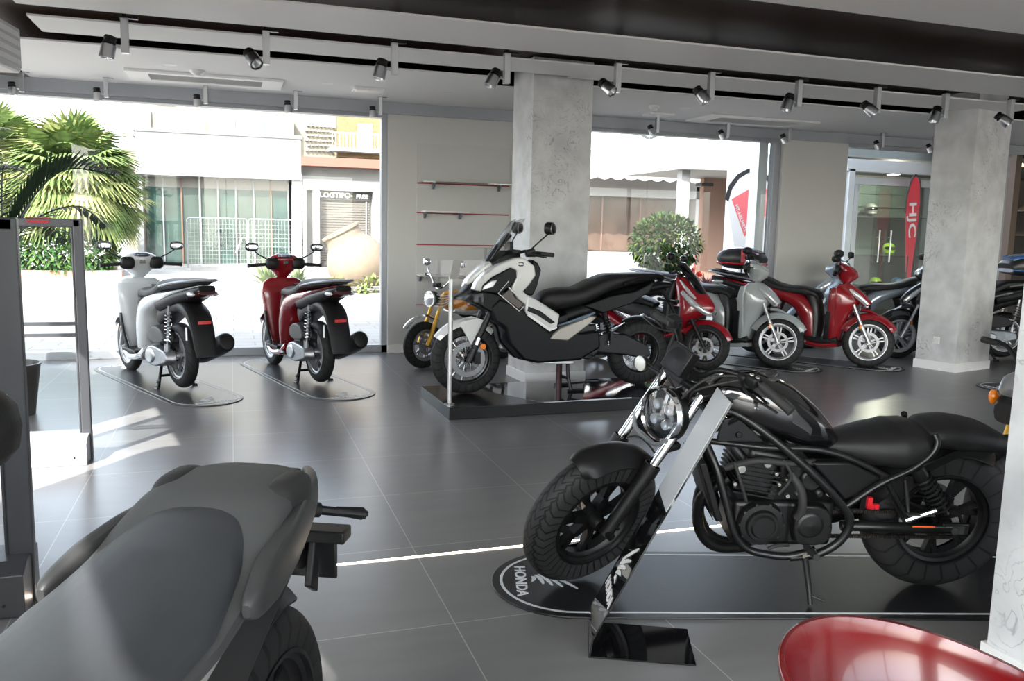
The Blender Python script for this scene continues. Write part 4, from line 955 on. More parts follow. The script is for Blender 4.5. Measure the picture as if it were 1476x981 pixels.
    if topbox:
        g = G(); g.tube([(-.35, .1, .97), (-.55, .1, 1.0), (-.62, 0, 1.0), (-.55, -.1, 1.0), (-.35, -.1, .97)], .012, 8, 3); g.build('luggage_rack', BLKM, r)
        g = G(); g.hull([(.02, 1.12, .07, .16), (-.08, 1.15, .12, .20), (-.25, 1.165, .14, .215), (-.42, 1.155, .125, .205), (-.50, 1.13, .08, .17)], 22, 4, 3); tb = g.build('top_box', mat('box_black', (.02, .02, .022), .35), r)
        g = G(); g.hull([(.0, 1.22, .03, .12), (-.1, 1.255, .035, .17), (-.25, 1.275, .035, .18), (-.40, 1.255, .03, .165), (-.46, 1.22, .02, .13)], 20, 4, 2.6); g.build('box_lid', paint('lid_violet', (.10, .08, .16)) if not boxc else paint('lid_blue', boxc), tb)
        g = G(); g.hull([(.03, 1.10, .022, .165), (-.08, 1.10, .022, .21), (-.25, 1.10, .022, .222), (-.42, 1.10, .022, .212), (-.51, 1.10, .02, .175)], 22, 4, 3.2); g.box((-.13, -.20, 1.2), (.10, .05, .16)); g.build('box_band', paint('box_red', (.45, .01, .02)) if not boxc else paint('lid_blue', boxc), tb)
    return r
# ------------------------------------------------------------------ floor mats
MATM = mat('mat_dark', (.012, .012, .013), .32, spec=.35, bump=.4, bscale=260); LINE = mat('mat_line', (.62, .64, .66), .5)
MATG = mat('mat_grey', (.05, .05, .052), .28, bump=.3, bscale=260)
def display_mat(cx, cy, heading, L, W, lab, mm=MATM, emb=True):
    r = thing('display_mat', lab, 'floor mat', (cx, cy, 0), R(heading), 0, 'floor mats under the bikes')
    def stad(l, w, n=20):
        q = []; rr = w / 2
        for i in range(n + 1): t = -PI / 2 + PI * i / n; q.append((l / 2 - rr + rr * math.cos(t), rr * math.sin(t)))
        for i in range(n + 1): t = PI / 2 + PI * i / n; q.append((-l / 2 + rr + rr * math.cos(t), rr * math.sin(t)))
        return q
    s = stad(L, W); n = len(s); g = G()
    g._add([(x, y, 0) for x, y in s] + [(x, y, .009) for x, y in s], [tuple(range(n - 1, -1, -1)), tuple(range(n, 2 * n))] + [(i, (i + 1) % n, n + (i + 1) % n, n + i) for i in range(n)]); g.build('mat_base', mm, r, smooth=False, bevel=.003)
    a, b = stad(L - .07, W - .07), stad(L - .094, W - .094); g = G()
    g._add([(x, y, .0095) for x, y in a] + [(x, y, .0095) for x, y in b] + [(x, y, .0105) for x, y in a] + [(x, y, .0105) for x, y in b],
           [(2 * n + i, 2 * n + (i + 1) % n, 3 * n + (i + 1) % n, 3 * n + i) for i in range(n)] + [((i + 1) % n, i, n + i, n + (i + 1) % n) for i in range(n)] + [(i, (i + 1) % n, 2 * n + (i + 1) % n, 2 * n + i) for i in range(n)] + [(n + (i + 1) % n, n + i, 3 * n + i, 3 * n + (i + 1) % n) for i in range(n)])
    g.build('border_line', LINE, r, smooth=False)
    if emb:
        for e in (1, -1):
            Mx = Matrix.Rotation(0 if e > 0 else PI, 4, 'Z') @ Matrix.Translation((L / 2 - .125, 0, .0100)) @ Matrix.Rotation(R(90), 4, 'Z')
            t = xform(text_geo('HONDA', .066, width=1.25), Mx); t.build('lettering', LINE, r, smooth=False)
            w = xform(wing_geo(.15), Mx @ Matrix.Translation((0, .045, 0)) @ Matrix.Rotation(0, 4, 'Z')); w.build('wing_emblem', LINE, r, smooth=False)
    return r
def mat_for(front, heading, lab, L=2.5, W=.63, fx=.42, mm=MATM):
    h = R(heading); return display_mat(front[0] + math.cos(h) * (fx - L / 2), front[1] + math.sin(h) * (fx - L / 2), heading, L, W, lab, mm)
WHITEP = paint('scooter_white', (.62, .65, .67)); REDP = paint('scooter_red', (.25, .008, .014)); GREYP = paint('scooter_grey', (.36, .39, .40)); SILV = paint('scooter_silver_blue', (.33, .39, .46), .3)
PW, PR_, PT = (-.987, 9.15), (.403, 9.25), (-2.62, 9.1)
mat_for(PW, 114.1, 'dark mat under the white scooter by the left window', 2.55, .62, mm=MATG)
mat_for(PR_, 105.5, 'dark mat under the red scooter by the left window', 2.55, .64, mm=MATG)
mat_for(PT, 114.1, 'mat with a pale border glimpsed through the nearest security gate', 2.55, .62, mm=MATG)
scooter('white scooter seen from behind, standing by the left window', PW, 114.1, WHITEP)
scooter('dark red scooter seen from behind, standing by the left window', PR_, 105.5, REDP)
scooter('scooter half hidden behind the security gate at the far left', PT, 114.1, WHITEP)
PG, PRR = (5.91, 8.095), (7.0, 7.893)
mat_for(PG, -57, 'black mat under the pale grey scooter', 2.55, .62, .52)
mat_for(PRR, -54, 'black mat under the red scooter next to the right hand column', 2.55, .62, .42)
scooter('pale grey scooter facing right with an orange side reflector', PG, -57, GREYP, steer=22, mirror_yaw=-30)
scooter('red scooter facing right with a black and red top box', PRR, -54, REDP, steer=18, topbox=True, mirror_yaw=-38)
scooter('silver blue scooter behind the red one, its rear half hidden by the right hand column', (7.33, 9.38), 151, SILV)
BLKP = paint('scooter_black', (.012, .013, .015))
scooter('black scooter with a blue top box, mostly hidden behind the right hand column', (7.92, 8.40), 164, BLKP, topbox=True, boxc=(.05, .16, .42))
mat_for((8.0, 6.42), 180, 'mat with a pale border right of the right hand column', 2.5, .6, .78)
scooter('red scooter cut off by the right edge, its front wheel just showing', (8.0, 6.42), 180, REDP)
# ================================================================== ADVENTURE SCOOTER ON THE PLINTH
def both(g, out, y0, y1, taper=0.0, M=None):
    for s in (-1, 1): g.plate(out, s * y0, s * y1, M, None, taper)
    return g
def helix_shock(parent, a, b, r=.028, turns=8, mm=BLKM, sm=BLKM):
    g = G(); g.cyl(a, b, r * .5, n=10); A = Vector(a); B = Vector(b); g.cyl(A, A + (B - A) * .35, r * .95, n=12); s = g.build('shock_absorber', mm, parent)
    g = G(); coil(g, A + (B - A) * .2, A + (B - A) * .9, r * 1.15, turns, .006); g.build('shock_spring', sm, s)
def adv_bike():
    yaw = math.atan2(6.8 - 6.87, 1.85 - 3.43); X = Vector((math.cos(yaw), math.sin(yaw), 0)); o = Vector((3.43, 6.87, .12))
    r = thing('adventure_motorcycle', 'white and black adventure bike with tall clear screen on the black plinth', 'motorcycle', o, yaw)
    body = mat('adv_white', (.60, .61, .60), .3, coat=.8); black = mat('adv_black', (.004, .0045, .0055), .4, spec=.22)
    SM = steerM((1.57, .28), (1.22, 1.0), 0)
    # lower black body
    g = G(); both(g, [(1.44, .74), (1.36, .82), (1.15, .74), (1.08, .66), (.88, .52), (.80, .56), (.57, .50), (.38, .52), (.36, .36), (.56, .25), (.98, .235), (1.12, .27), (1.26, .42), (1.30, .56), (1.40, .62)], .02, .19, .05); g.build('lower_fairing', black, r, bevel=.02, seg=3)
    g = G(); both(g, [(1.25, .42), (1.20, .40), (1.0, .235), (.62, .22), (.62, .25), (.98, .262), (1.16, .41), (1.22, .47)], .03, .13, 0); g.build('skid_plate', ALU, r, bevel=.006)
    for s in (-1, 1): g = G(); g.plate([(1.69, .80), (1.60, .84), (1.50, .872), (1.42, .865), (1.34, .84), (1.16, .745), (1.14, .68), (1.28, .62), (1.42, .69), (1.56, .765)], s * .02, s * .18, taper=.04); g.build('front_side_fairing', black, r, bevel=.015)
    # beak and front cowl: solid centre so that it has real depth
    g = G(); g.hull([(1.70, .795, .010, .035), (1.62, .82, .03, .075), (1.55, .86, .055, .115), (1.46, .90, .09, .15), (1.33, .95, .12, .175), (1.20, 1.0, .13, .18), (1.08, .99, .12, .16)], 18, 4, 2.8); g.build('front_cowl', black, r)
    for s in (-1, 1): g = G(); g.plate([(1.575, .875), (1.55, .94), (1.49, 1.01), (1.36, 1.09), (1.22, 1.145), (1.13, 1.15), (1.03, 1.08), (1.015, 1.0), (1.07, .92), (1.13, .86), (1.04, .79), (1.10, .74), (1.18, .80), (1.24, .88), (1.195, .98), (1.20, 1.04), (1.25, 1.065), (1.42, .98), (1.50, .91), (1.505, .86)], s * .10, s * .188, taper=.03); up = g.build('side_cowl', body, r, bevel=.012, seg=3)
    g = G(); g.hull([(1.575, .91, .02, .035), (1.53, .965, .03, .08), (1.40, 1.07, .035, .10), (1.22, 1.15, .03, .11)], 14, 4, 3); g.build('nose_panel', body, up)
    for s in (-1, 1): g = G(); g.plate([(1.505, .87), (1.50, .90), (1.42, .97), (1.25, 1.06), (1.20, 1.035), (1.195, .98), (1.26, .90), (1.34, .85), (1.45, .86)], s * .12, s * .1885); g.build('lamp_surround', black, r, bevel=.005)
    for s in (-1, 1): g = G(); g.plate([(1.505, .87), (1.49, .91), (1.42, .955), (1.36, .965), (1.40, .90)], s * .15, s * .197, taper=.1); g.build('headlight', CLRL, r, bevel=.006)
    g = G()
    for s in (-1, 1): g.tube([(1.27, s * .197, .95), (1.36, s * .197, .85), (1.17, s * .2, .70), (1.13, s * .2, .74)], .004, 5, 1); g.tube([(1.19, s * .197, .83), (1.27, s * .197, .90)], .006, 5, 1)
    g.build('pinstripe', WHT, up)
    for s in (-1, 1): g = G(); g.plate([(1.25, .89), (1.33, .83), (1.17, .72), (1.13, .755), (1.22, .82)], s * .18, s * .196, taper=.02); g.build('brown_graphic', mat('graphic_brown', (.09, .07, .06), .4), up)
    for s in (-1, 1): g = G(); g.ell((1.16, s * .19, 1.09), (.03, .008, .02), 14, 6); g.build('emblem', CHR, up)
    # inner leg shield (black) and screen
    for s in (-1, 1): g = G(); g.plate([(1.04, 1.13), (.99, 1.10), (.955, 1.04), (.99, .90), (1.03, .82), (1.13, .84), (1.08, .92), (1.03, 1.0)], s * .02, s * .15, taper=.0); g.build('inner_shield', black, r, bevel=.015)
    g = G(); rings = []
    for x, z, w in ((1.49, .99, .10), (1.42, 1.10, .14), (1.33, 1.24, .15), (1.24, 1.37, .135), (1.19, 1.44, .09)):
        rr = []
        for j in range(9): u = -1 + j / 4; rr.append((x - .10 * abs(u) ** 2 * .9, u * w, z + .03 * abs(u) ** 2))
        for j in range(8, -1, -1): u = -1 + j / 4; rr.append((x - .006 - .10 * abs(u) ** 2 * .9, u * w, z + .03 * abs(u) ** 2 - .003))
        rings.append(rr)
    g.ring_loft(rings); g.build('windscreen', glassy('screen_clear', (.95, .96, .97), .02), r)
    g = G(); g.hull([(1.40, 1.10, .02, .05), (1.31, 1.22, .025, .06), (1.20, 1.33, .02, .05)], 12, 3); g.build('screen_bracket', black, r)
    g = G(); g.hull([(1.38, 1.07, .05, .12), (1.25, 1.13, .07, .14), (1.14, 1.14, .05, .12)], 14, 3, 3); g.box((1.20, 0, 1.24), (.03, .13, .07)); g.build('instrument_panel', black, r)
    # white floor panel
    for s in (-1, 1): g = G(); g.plate([(1.10, .84), (1.0, .79), (.79, .665), (.81, .555), (.89, .53), (1.11, .67), (1.12, .72)], s * .10, s * .20, taper=.04); fp = g.build('floor_panel', body, r, bevel=.014, seg=3)
    for s in (-1, 1): g = G(); g.plate([(1.09, .74), (.98, .70), (.84, .60), (.88, .585), (1.0, .66), (1.10, .70)], s * .19, s * .207, taper=.02); g.build('black_insert', black, fp)
    for s in (-1, 1): g = G(); g.plate([(1.095, .66), (.89, .525), (.82, .55), (.825, .565), (.885, .545), (1.09, .68)], s * .185, s * .206, taper=0); g.build('white_edge', WHT, fp)
    for s in (-1, 1): g = G(); g.plate([(.89, .45), (.86, .50), (.80, .55), (.50, .655), (.43, .65), (.50, .58), (.72, .43)], s * .12, s * .205, taper=.06); g.build('heel_panel', mat('heel_bronze', (.33, .30, .27), .35, metal=.6), r, bevel=.01)
    g = G()
    for s in (-1, 1): g.tube([(.81, s * .19, .57), (.60, s * .19, .63), (.46, s * .185, .675)], [.006, .014, .01], 6, 2)
    g.build('light_trim', mat('trim_blue_sheen', (.25, .33, .45), .2, metal=.5), r)  # the trim's blue reflection is put into its base colour
    g = G(); g.hull([(1.12, .70, .10, .13), (.98, .66, .09, .15), (.82, .60, .07, .16), (.70, .60, .10, .15)], 14, 3, 3); g.build('tunnel', black, r)
    # seat
    g = G(); g.hull([(.88, .72, .07, .09), (.84, .77, .09, .13), (.72, .79, .095, .15), (.57, .81, .08, .165), (.42, .87, .085, .165), (.27, .93, .08, .155), (.10, .955, .06, .14), (-.10, .975, .045, .12), (-.20, .985, .03, .09)], 20, 4, 2.8); g.build('seat', SEATM, r)
    g = G(); g.hull([(.70, .62, .08, .10), (.45, .70, .09, .12), (.2, .78, .08, .12), (-.05, .86, .06, .10), (-.28, .90, .04, .08), (-.38, .90, .025, .06)], 18, 4, 2.6)
    both(g, [(.56, .73), (.30, .82), (.05, .86), (-.16, .96), (-.10, .85), (.10, .74), (.38, .66)], .08, .165, .05); g.build('tail_body', black, r, bevel=.01)
    for s in (-1, 1):
        g = G(); g.tube([(.18, s * .17, .92), (.0, s * .175, .97), (-.18, s * .15, 1.0), (-.24, s * .12, .96), (-.12, s * .14, .91)], .016, 8, 3); g.build('grab_handle', BLKM, r)
    g = G(); g.tube([(-.05, .02, .90), (-.22, .0, .88), (-.34, 0, .82), (-.44, 0, .68), (-.47, 0, .62)], .022, 8, 3); g.box((-.46, 0, .64), (.015, .16, .14)); g.tube([(-.38, -.14, .76), (-.38, .14, .76)], .012, 8, 1); g.ell((-.38, .15, .76), (.02, .035, .02), 10, 6); g.ell((-.38, -.15, .76), (.02, .035, .02), 10, 6); g.build('plate_holder', BLK, r)
    g = G(); g.box((-.33, 0, .90), (.05, .09, .03)); g.build('tail_light', REDL, r, bevel=.006)
    # steering
    g = G(); g.tube([(1.12, -.36, 1.17), (1.13, -.2, 1.20), (1.18, -.06, 1.16), (1.18, .06, 1.16), (1.13, .2, 1.20), (1.06, .34, 1.18)], .013, 8, 3); g.box((1.16, 0, 1.12), (.08, .16, .05)); g.build('handlebar', BLKM, r)
    for s in (-1, 1):
        g = G(); g.tube([(1.07, s * .27, 1.185), (.95, s * .38, 1.175)], .019, 10, 1); g.build('grip', RUB, r)
        g = G(); g.hull([(1.13, 1.18, .03, .03, s * .22), (1.08, 1.19, .038, .04, s * .27)], 10, 2); g.tube([(1.12, s * .25, 1.18), (1.09, s * .34, 1.165), (1.02, s * .40, 1.155)], .006, 6, 2); g.build('switchgear', BLK, r)
        mirror_part(r, Matrix.Identity(4), (1.10, s * .24, 1.21), (.97, s * .37, 1.37), (.013, .088, .055), yaw=-42)
    g = G()
    for s in (-1, 1): g.cyl((1.33, s * .10, .82), (1.49, s * .10, .47), .025, n=14)
    g.build('fork_tube', BLKM, r)
    g = G()
    for s in (-1, 1): g.cyl((1.44, s * .10, .57), (1.52, s * .10, .38), .02, n=14)
    g.build('fork_slider', CHR, r)
    g = G()
    for s in (-1, 1): g.cyl((1.51, s * .10, .41), (1.575, s * .10, .265), .028, n=12); g.box((1.50, s * .10, .30), (.05, .04, .10))
    g.cyl((1.57, -.12, .28), (1.57, .12, .28), .014, n=10); g.build('fork_foot', BLKM, r)
    for s in (-1, 1): g = G(); g.lathe([(0, .012), (.022, .012), (.026, 0), (0, 0)], (1.462, s * .135, .40), 'y', 18); g.build('side_reflector', ORL, r)
    g = G(); g.fender((1.57, .28), .345, 35, 135, .075, .05, .005, 16, hw1=.085); both(g, [(1.66, .60), (1.50, .635), (1.40, .60), (1.46, .56), (1.50, .50), (1.55, .41), (1.60, .50)], .065, .082, .0); g.build('front_mudguard', body, r, bevel=.004)
    wheel(r, 'front_wheel', T(1.57, 0, .285), .305, .12, .222, 'wire', BLKM, BLOCK, disc=.15, disc_y=.065, discs=(1, -1), hubw=.055, spokem=CHR)
    wheel(r, 'rear_wheel', T(-.08, 0, .29), .30, .155, .195, 'wire', BLKM, BLOCK, disc=.11, disc_y=-.07, discs=(1,), hubw=.07, spokem=CHR)
    for s in (-1, 1): g = G(); g.plate([(.55, .42), (.33, .50), (.12, .48), (-.12, .37), (-.16, .28), (-.10, .235), (.10, .28), (.35, .31), (.52, .33)], s * .10, s * .145, taper=.06); g.build('swingarm', BLKM, r, bevel=.012, seg=3)
    g = G(); g.fender((-.08, .29), .335, 60, 150, .08, .03, .005, 14); g.build('rear_hugger', BLK, r)
    g = G(); g.box((.62, 0, .42), (.42, .26, .30)); g.cyl((.50, .0, .36), (.50, .17, .36), .10, n=22); g.cyl((.74, .0, .38), (.74, .16, .38), .08, n=20); g.cyl((.3, -.13, .36), (.3, .13, .36), .05, n=14); g.box((1.12, 0, .52), (.06, .26, .26)); g.build('engine', mat('engine_dark', (.02, .02, .021), .4, metal=.4), r, bevel=.015)
    g = G()
    for i in range(12):
        a = random.uniform(0, 6.28); g.cyl((.45 + .14 * math.cos(a), .165, .40 + .10 * math.sin(a)), (.45 + .14 * math.cos(a), .178, .40 + .10 * math.sin(a)), .007, n=6)
    g.build('bolts', ALU, r)
    helix_shock(r, (.30, .05, .66), (.22, .05, .38))
    g = G(); g.tube([(.9, -.1, .28), (.6, -.15, .24), (.3, -.17, .30)], .022, 8, 3); g.tube([(.3, -.18, .30), (.05, -.2, .42), (-.28, -.22, .56)], [.05, .068, .06], 14, 3); g.build('exhaust', STEEL, r)
    g = G(); g.box((.42, .21, .30), (.10, .06, .02)); g.box((.28, .17, .45), (.03, .02, .12)); g.tube([(.46, .13, .30), (.44, .22, .30)], .01, 8, 1); g.build('footrest', BLKM, r)
    g = G()
    for s in (-1, 1): g.tube([(.66, s * .09, .24), (.66, s * .11, .10), (.64, s * .14, -.01)], .017, 8, 2); g.tube([(.68, s * .14, -.008), (.52, s * .15, -.008)], .012, 8, 1)
    g.cyl((.66, -.1, .09), (.66, .1, .09), .014, n=8); g.tube([(.64, .13, .05), (.50, .2, .07), (.42, .22, .07)], .010, 6, 2); g.build('centre_stand', BLKM, r)
    g = G(); g.cyl((.70, 0, -.02), (.70, 0, .24), .028, n=12); g.build('stand_post', mat('post_dark_red', (.03, .008, .010), .3, metal=.5), r)
    return r
adv_bike()
# plinth
r = thing('display_plinth', 'low black plinth under the adventure bike, its right half a glossy sheet', 'plinth', (2.68, 6.77, 0), R(1.5))
g = G(); g.box((0, 0, .045), (2.2, .93, .09)); g.build('base', mat('plinth_black', (.006, .007, .008), .3, spec=.4), r, smooth=False, bevel=.004)
g = G(); g.box((0, 0, .0945), (2.2, .93, .009)); g.build('top', mat('plinth_top', (.008, .008, .009), .22), r, smooth=False)
g = G(); g.plate([(-.33, -.465), (1.1, -.465), (1.1, .465), (-.83, .465)], 0, .002, M=Matrix.Rotation(R(90), 4, 'X') @ Matrix.Identity(4)); g.v = [Vector((v.x, v.y, 0)) for v in g.v]
g = G(); q = [(-.30, -.46), (1.095, -.46), (1.095, .46), (-.80, .46)]
g._add([(x, y, .0992) for x, y in q] + [(x, y, .1005) for x, y in q], [(3, 2, 1, 0), (4, 5, 6, 7), (0, 1, 5, 4), (1, 2, 6, 5), (2, 3, 7, 6), (3, 0, 4, 7)]); g.build('glossy_sheet', mat('gloss_sheet', (.02, .022, .03), .06, metal=.0, coat=1, spec=1), r, smooth=False)
g = G(); g.box((.10, -.462, .103), (.80, .012, .006)); g.build('metal_strip', ALU, r, smooth=False)
# clear sign on a steel post at the plinth corner
r = thing('sign_post', 'clear acrylic sign on a steel post at the front corner of the plinth', 'sign', (1.625, 6.40, .1))
g = G(); g.lathe([(0, 0), (.045, 0), (.045, .006), (.018, .012), (.018, 1.02), (0, 1.02)], n=20); g.build('post', STEEL, r)
Mq = Matrix.Translation((0, -.03, .96)) @ Matrix.Rotation(R(12), 4, 'Z')
g = G(); g.box((.07, 0, -.01), (.42, .004, .40), M=Mq); g.build('clear_panel', glassy('acrylic', (.96, .965, .965), .02), r, smooth=False)
g = G(); g.plate([(-.02, .04), (.055, .04), (.085, .19), (.01, .19)], .004, .012, M=Mq); g.build('mount_plate', mat('plate_brown_grey', (.24, .22, .20), .5), r, smooth=False)

# ================================================================== SMALL ORANGE MOTORCYCLE BEHIND
def mini_bike(f=(1.92, 8.74), d=(.906, .423), lab='small orange retro motorcycle with gold forks, half hidden behind the adventure bike', OR=(.80, .30, .015), dark=False):
    rr = Vector((f[0] + 1.155 * d[0], f[1] + 1.155 * d[1])); f = Vector(f); yaw = math.atan2(f.y - rr.y, f.x - rr.x)
    r = thing('small_motorcycle', lab, 'motorcycle', (rr.x, rr.y, 0), yaw)
    OR = paint('tank_paint_dark' if dark else 'monkey_orange', OR); CH2 = BLKM if dark else CHR; SM = steerM((1.155, .25), (.93, .80), 0)
    g = G(); g.hull([(.88, .70, .06, .06), (.82, .71, .11, .11), (.66, .70, .13, .145), (.48, .68, .11, .135), (.38, .66, .06, .09)], 18, 4, 2.6); tk = g.build('fuel_tank', OR, r)
    g = G(); g.hull([(.80, .62, .03, .10), (.62, .58, .035, .135), (.44, .59, .03, .12)], 14, 3, 3); g.build('tank_lower_band', mat('tank_silver', (.5, .5, .5), .3, metal=.5), tk)
    for s in (-1, 1):
        M_ = T(.64, s * .133, .69); g = G(); g.lathe([(0, 0), (.042, 0), (.042, .008), (0, .008)] if s > 0 else [(0, 0), (.042, 0), (.042, -.008), (0, -.008)], (0, 0, 0), 'y', 24, M=M_); bd = g.build('round_badge', paint('badge_red', (.45, .01, .03)), tk)
        w = xform(wing_geo(.04), T(.64, s * .142, .675) @ Matrix.Rotation(R(90), 4, 'X')); w.build('wing_emblem', WHT, bd, smooth=False)
    g = G(); g.hull([(.42, .72, .04, .10), (.2, .745, .05, .12), (-.08, .74, .045, .11), (-.18, .72, .03, .08)], 16, 3, 2.8); g.build('seat', SEATM, r)
    g = G()
    for s in (-1, 1): g.tube([(1.155, s * .075, .25), (1.05, s * .075, .50)], .024, 10, 1, M=SM); g.tube([(1.06, s * .075, .48), (.93, s * .075, .80)], .019, 10, 1, M=SM)
    g.build('front_fork', GOLD, r)
    g = G(); g.lathe([(0, -.0), (.075, 0), (.085, .02), (.08, .07), (.05, .11), (0, .12)], n=24, M=T(1.08, 0, .74) @ Matrix.Rotation(R(-90), 4, 'Y')); hl = g.build('headlight', BLKM, r)
    g = G(); g.lathe([(.074, .0), (.086, .0), (.086, .02), (.074, .02)], n=24, M=T(1.085, 0, .74) @ Matrix.Rotation(R(-90), 4, 'Y')); g.lathe([(0, -.02), (.05, -.012), (.075, .0)], n=24, M=T(1.085, 0, .74) @ Matrix.Rotation(R(-90), 4, 'Y')); g.build('headlight_lens', CLRL, hl)
    g = G()
    for i in range(5): g.tube([(1.10, -.08 + .01 * i, .68 + .03 * i), (1.0, .10, .66 + .03 * i), (.92, .13, .70 + .02 * i)], .005, 5, 3)
    g.build('headlight_guard', WHT if not dark else BLKM, r)
    if dark:
        g = G(); g.hull([(1.02, .86, .03, .05), (1.10, .83, .035, .08), (1.16, .78, .03, .06)], 14, 3, 3); g.build('lamp_cowl', mat('cowl_silver', (.42, .43, .45), .3, metal=.6), r)
        g = G(); g.hull([(1.02, .70, .07, .09), (1.10, .69, .08, .10), (1.17, .68, .05, .07)], 14, 3, 3.4); g.build('lamp_housing', BLK, r)
        for s in (-1, 1):
            g = G(); g.tube([(1.08, s * .07, .74), (1.09, s * .10, .74)], .01, 6, 1); g.ell((1.11, s * .115, .74), (.025, .022, .038), 14, 8); g.build('orange_indicator', ORL, r)
    g = G(); g.tube([(.86, -.34, .98), (.90, -.2, .97), (.95, -.06, .86), (.95, .06, .86), (.90, .2, .97), (.86, .34, .98)], .011, 8, 3); g.build('handlebar', CHR if not dark else BLKM, r)
    for s in (-1, 1):
        g = G(); g.tube([(.88, s * .25, .975), (.85, s * .36, .98)], .017, 8, 1); g.build('grip', RUB, r)
        if not dark: mirror_part(r, Matrix.Identity(4), (.89, s * .22, .98), (.88, s * .30, 1.10), (.010, .045, .045), m=CHR)
    g = G(); g.lathe([(0, 0), (.045, 0), (.05, .02), (.045, .05), (0, .05)], n=20, M=T(.98, 0, .86)); g.build('speedometer', BLKM, r)
    g = G(); g.fender((1.155, .25), .33, 38, 128, .045, .02, .004, 16, hw1=.045); g.build('front_mudguard', CH2, r)
    g = G(); g.fender((0, .25), .31, 30, 150, .07, .03, .004, 16); g.build('rear_mudguard', CHR, r)
    wheel(r, 'front_wheel', T(1.155, 0, .25), .25, .12, .165, 'multi', mat('rim_mini', (.25, .25, .26), .3, metal=.7), BLOCK, disc=.10, disc_y=.055, discs=(1,)); wheel(r, 'rear_wheel', T(0, 0, .25), .25, .13, .165, 'multi', mat('rim_mini', (.25, .25, .26), .3, metal=.7), BLOCK)
    g = G(); g.tube([(.90, 0, .75), (.62, 0, .55), (.35, 0, .50), (.12, 0, .62)], .028, 8, 3); g.tube([(.35, .08, .40), (0, .09, .25)], .018, 8, 1); g.tube([(.35, -.08, .40), (0, -.09, .25)], .018, 8, 1); g.build('frame', BLKM, r)
    g = G(); g.box((.50, 0, .33), (.28, .20, .18)); g.cyl((.60, 0, .36), (.78, 0, .38), .06, n=16); g.cyl((.45, .08, .32), (.45, .14, .32), .07, n=18); g.build('engine', ALUD, r, bevel=.012)
    g = G(); g.tube([(.5, -.1, .3), (.3, -.12, .42), (.1, -.13, .48), (-.15, -.14, .5)], [.018, .02, .035, .035], 10, 3); g.build('exhaust', BLKM, r)
    for s in (-1, 1): helix_shock(r, (.08, s * .10, .62), (.02, s * .10, .28), .02, 8, BLKM, CHR)
    g = G(); g.tube([(.45, .08, .22), (.42, .18, .12), (.40, .24, .01)], .011, 8, 2); g.build('side_stand', BLKM, r)
mini_bike()
mini_bike((3.5, 2.97), (.985, .17), 'dark small motorcycle with gold forks and orange indicators beside the near column', (.02, .02, .022), True)

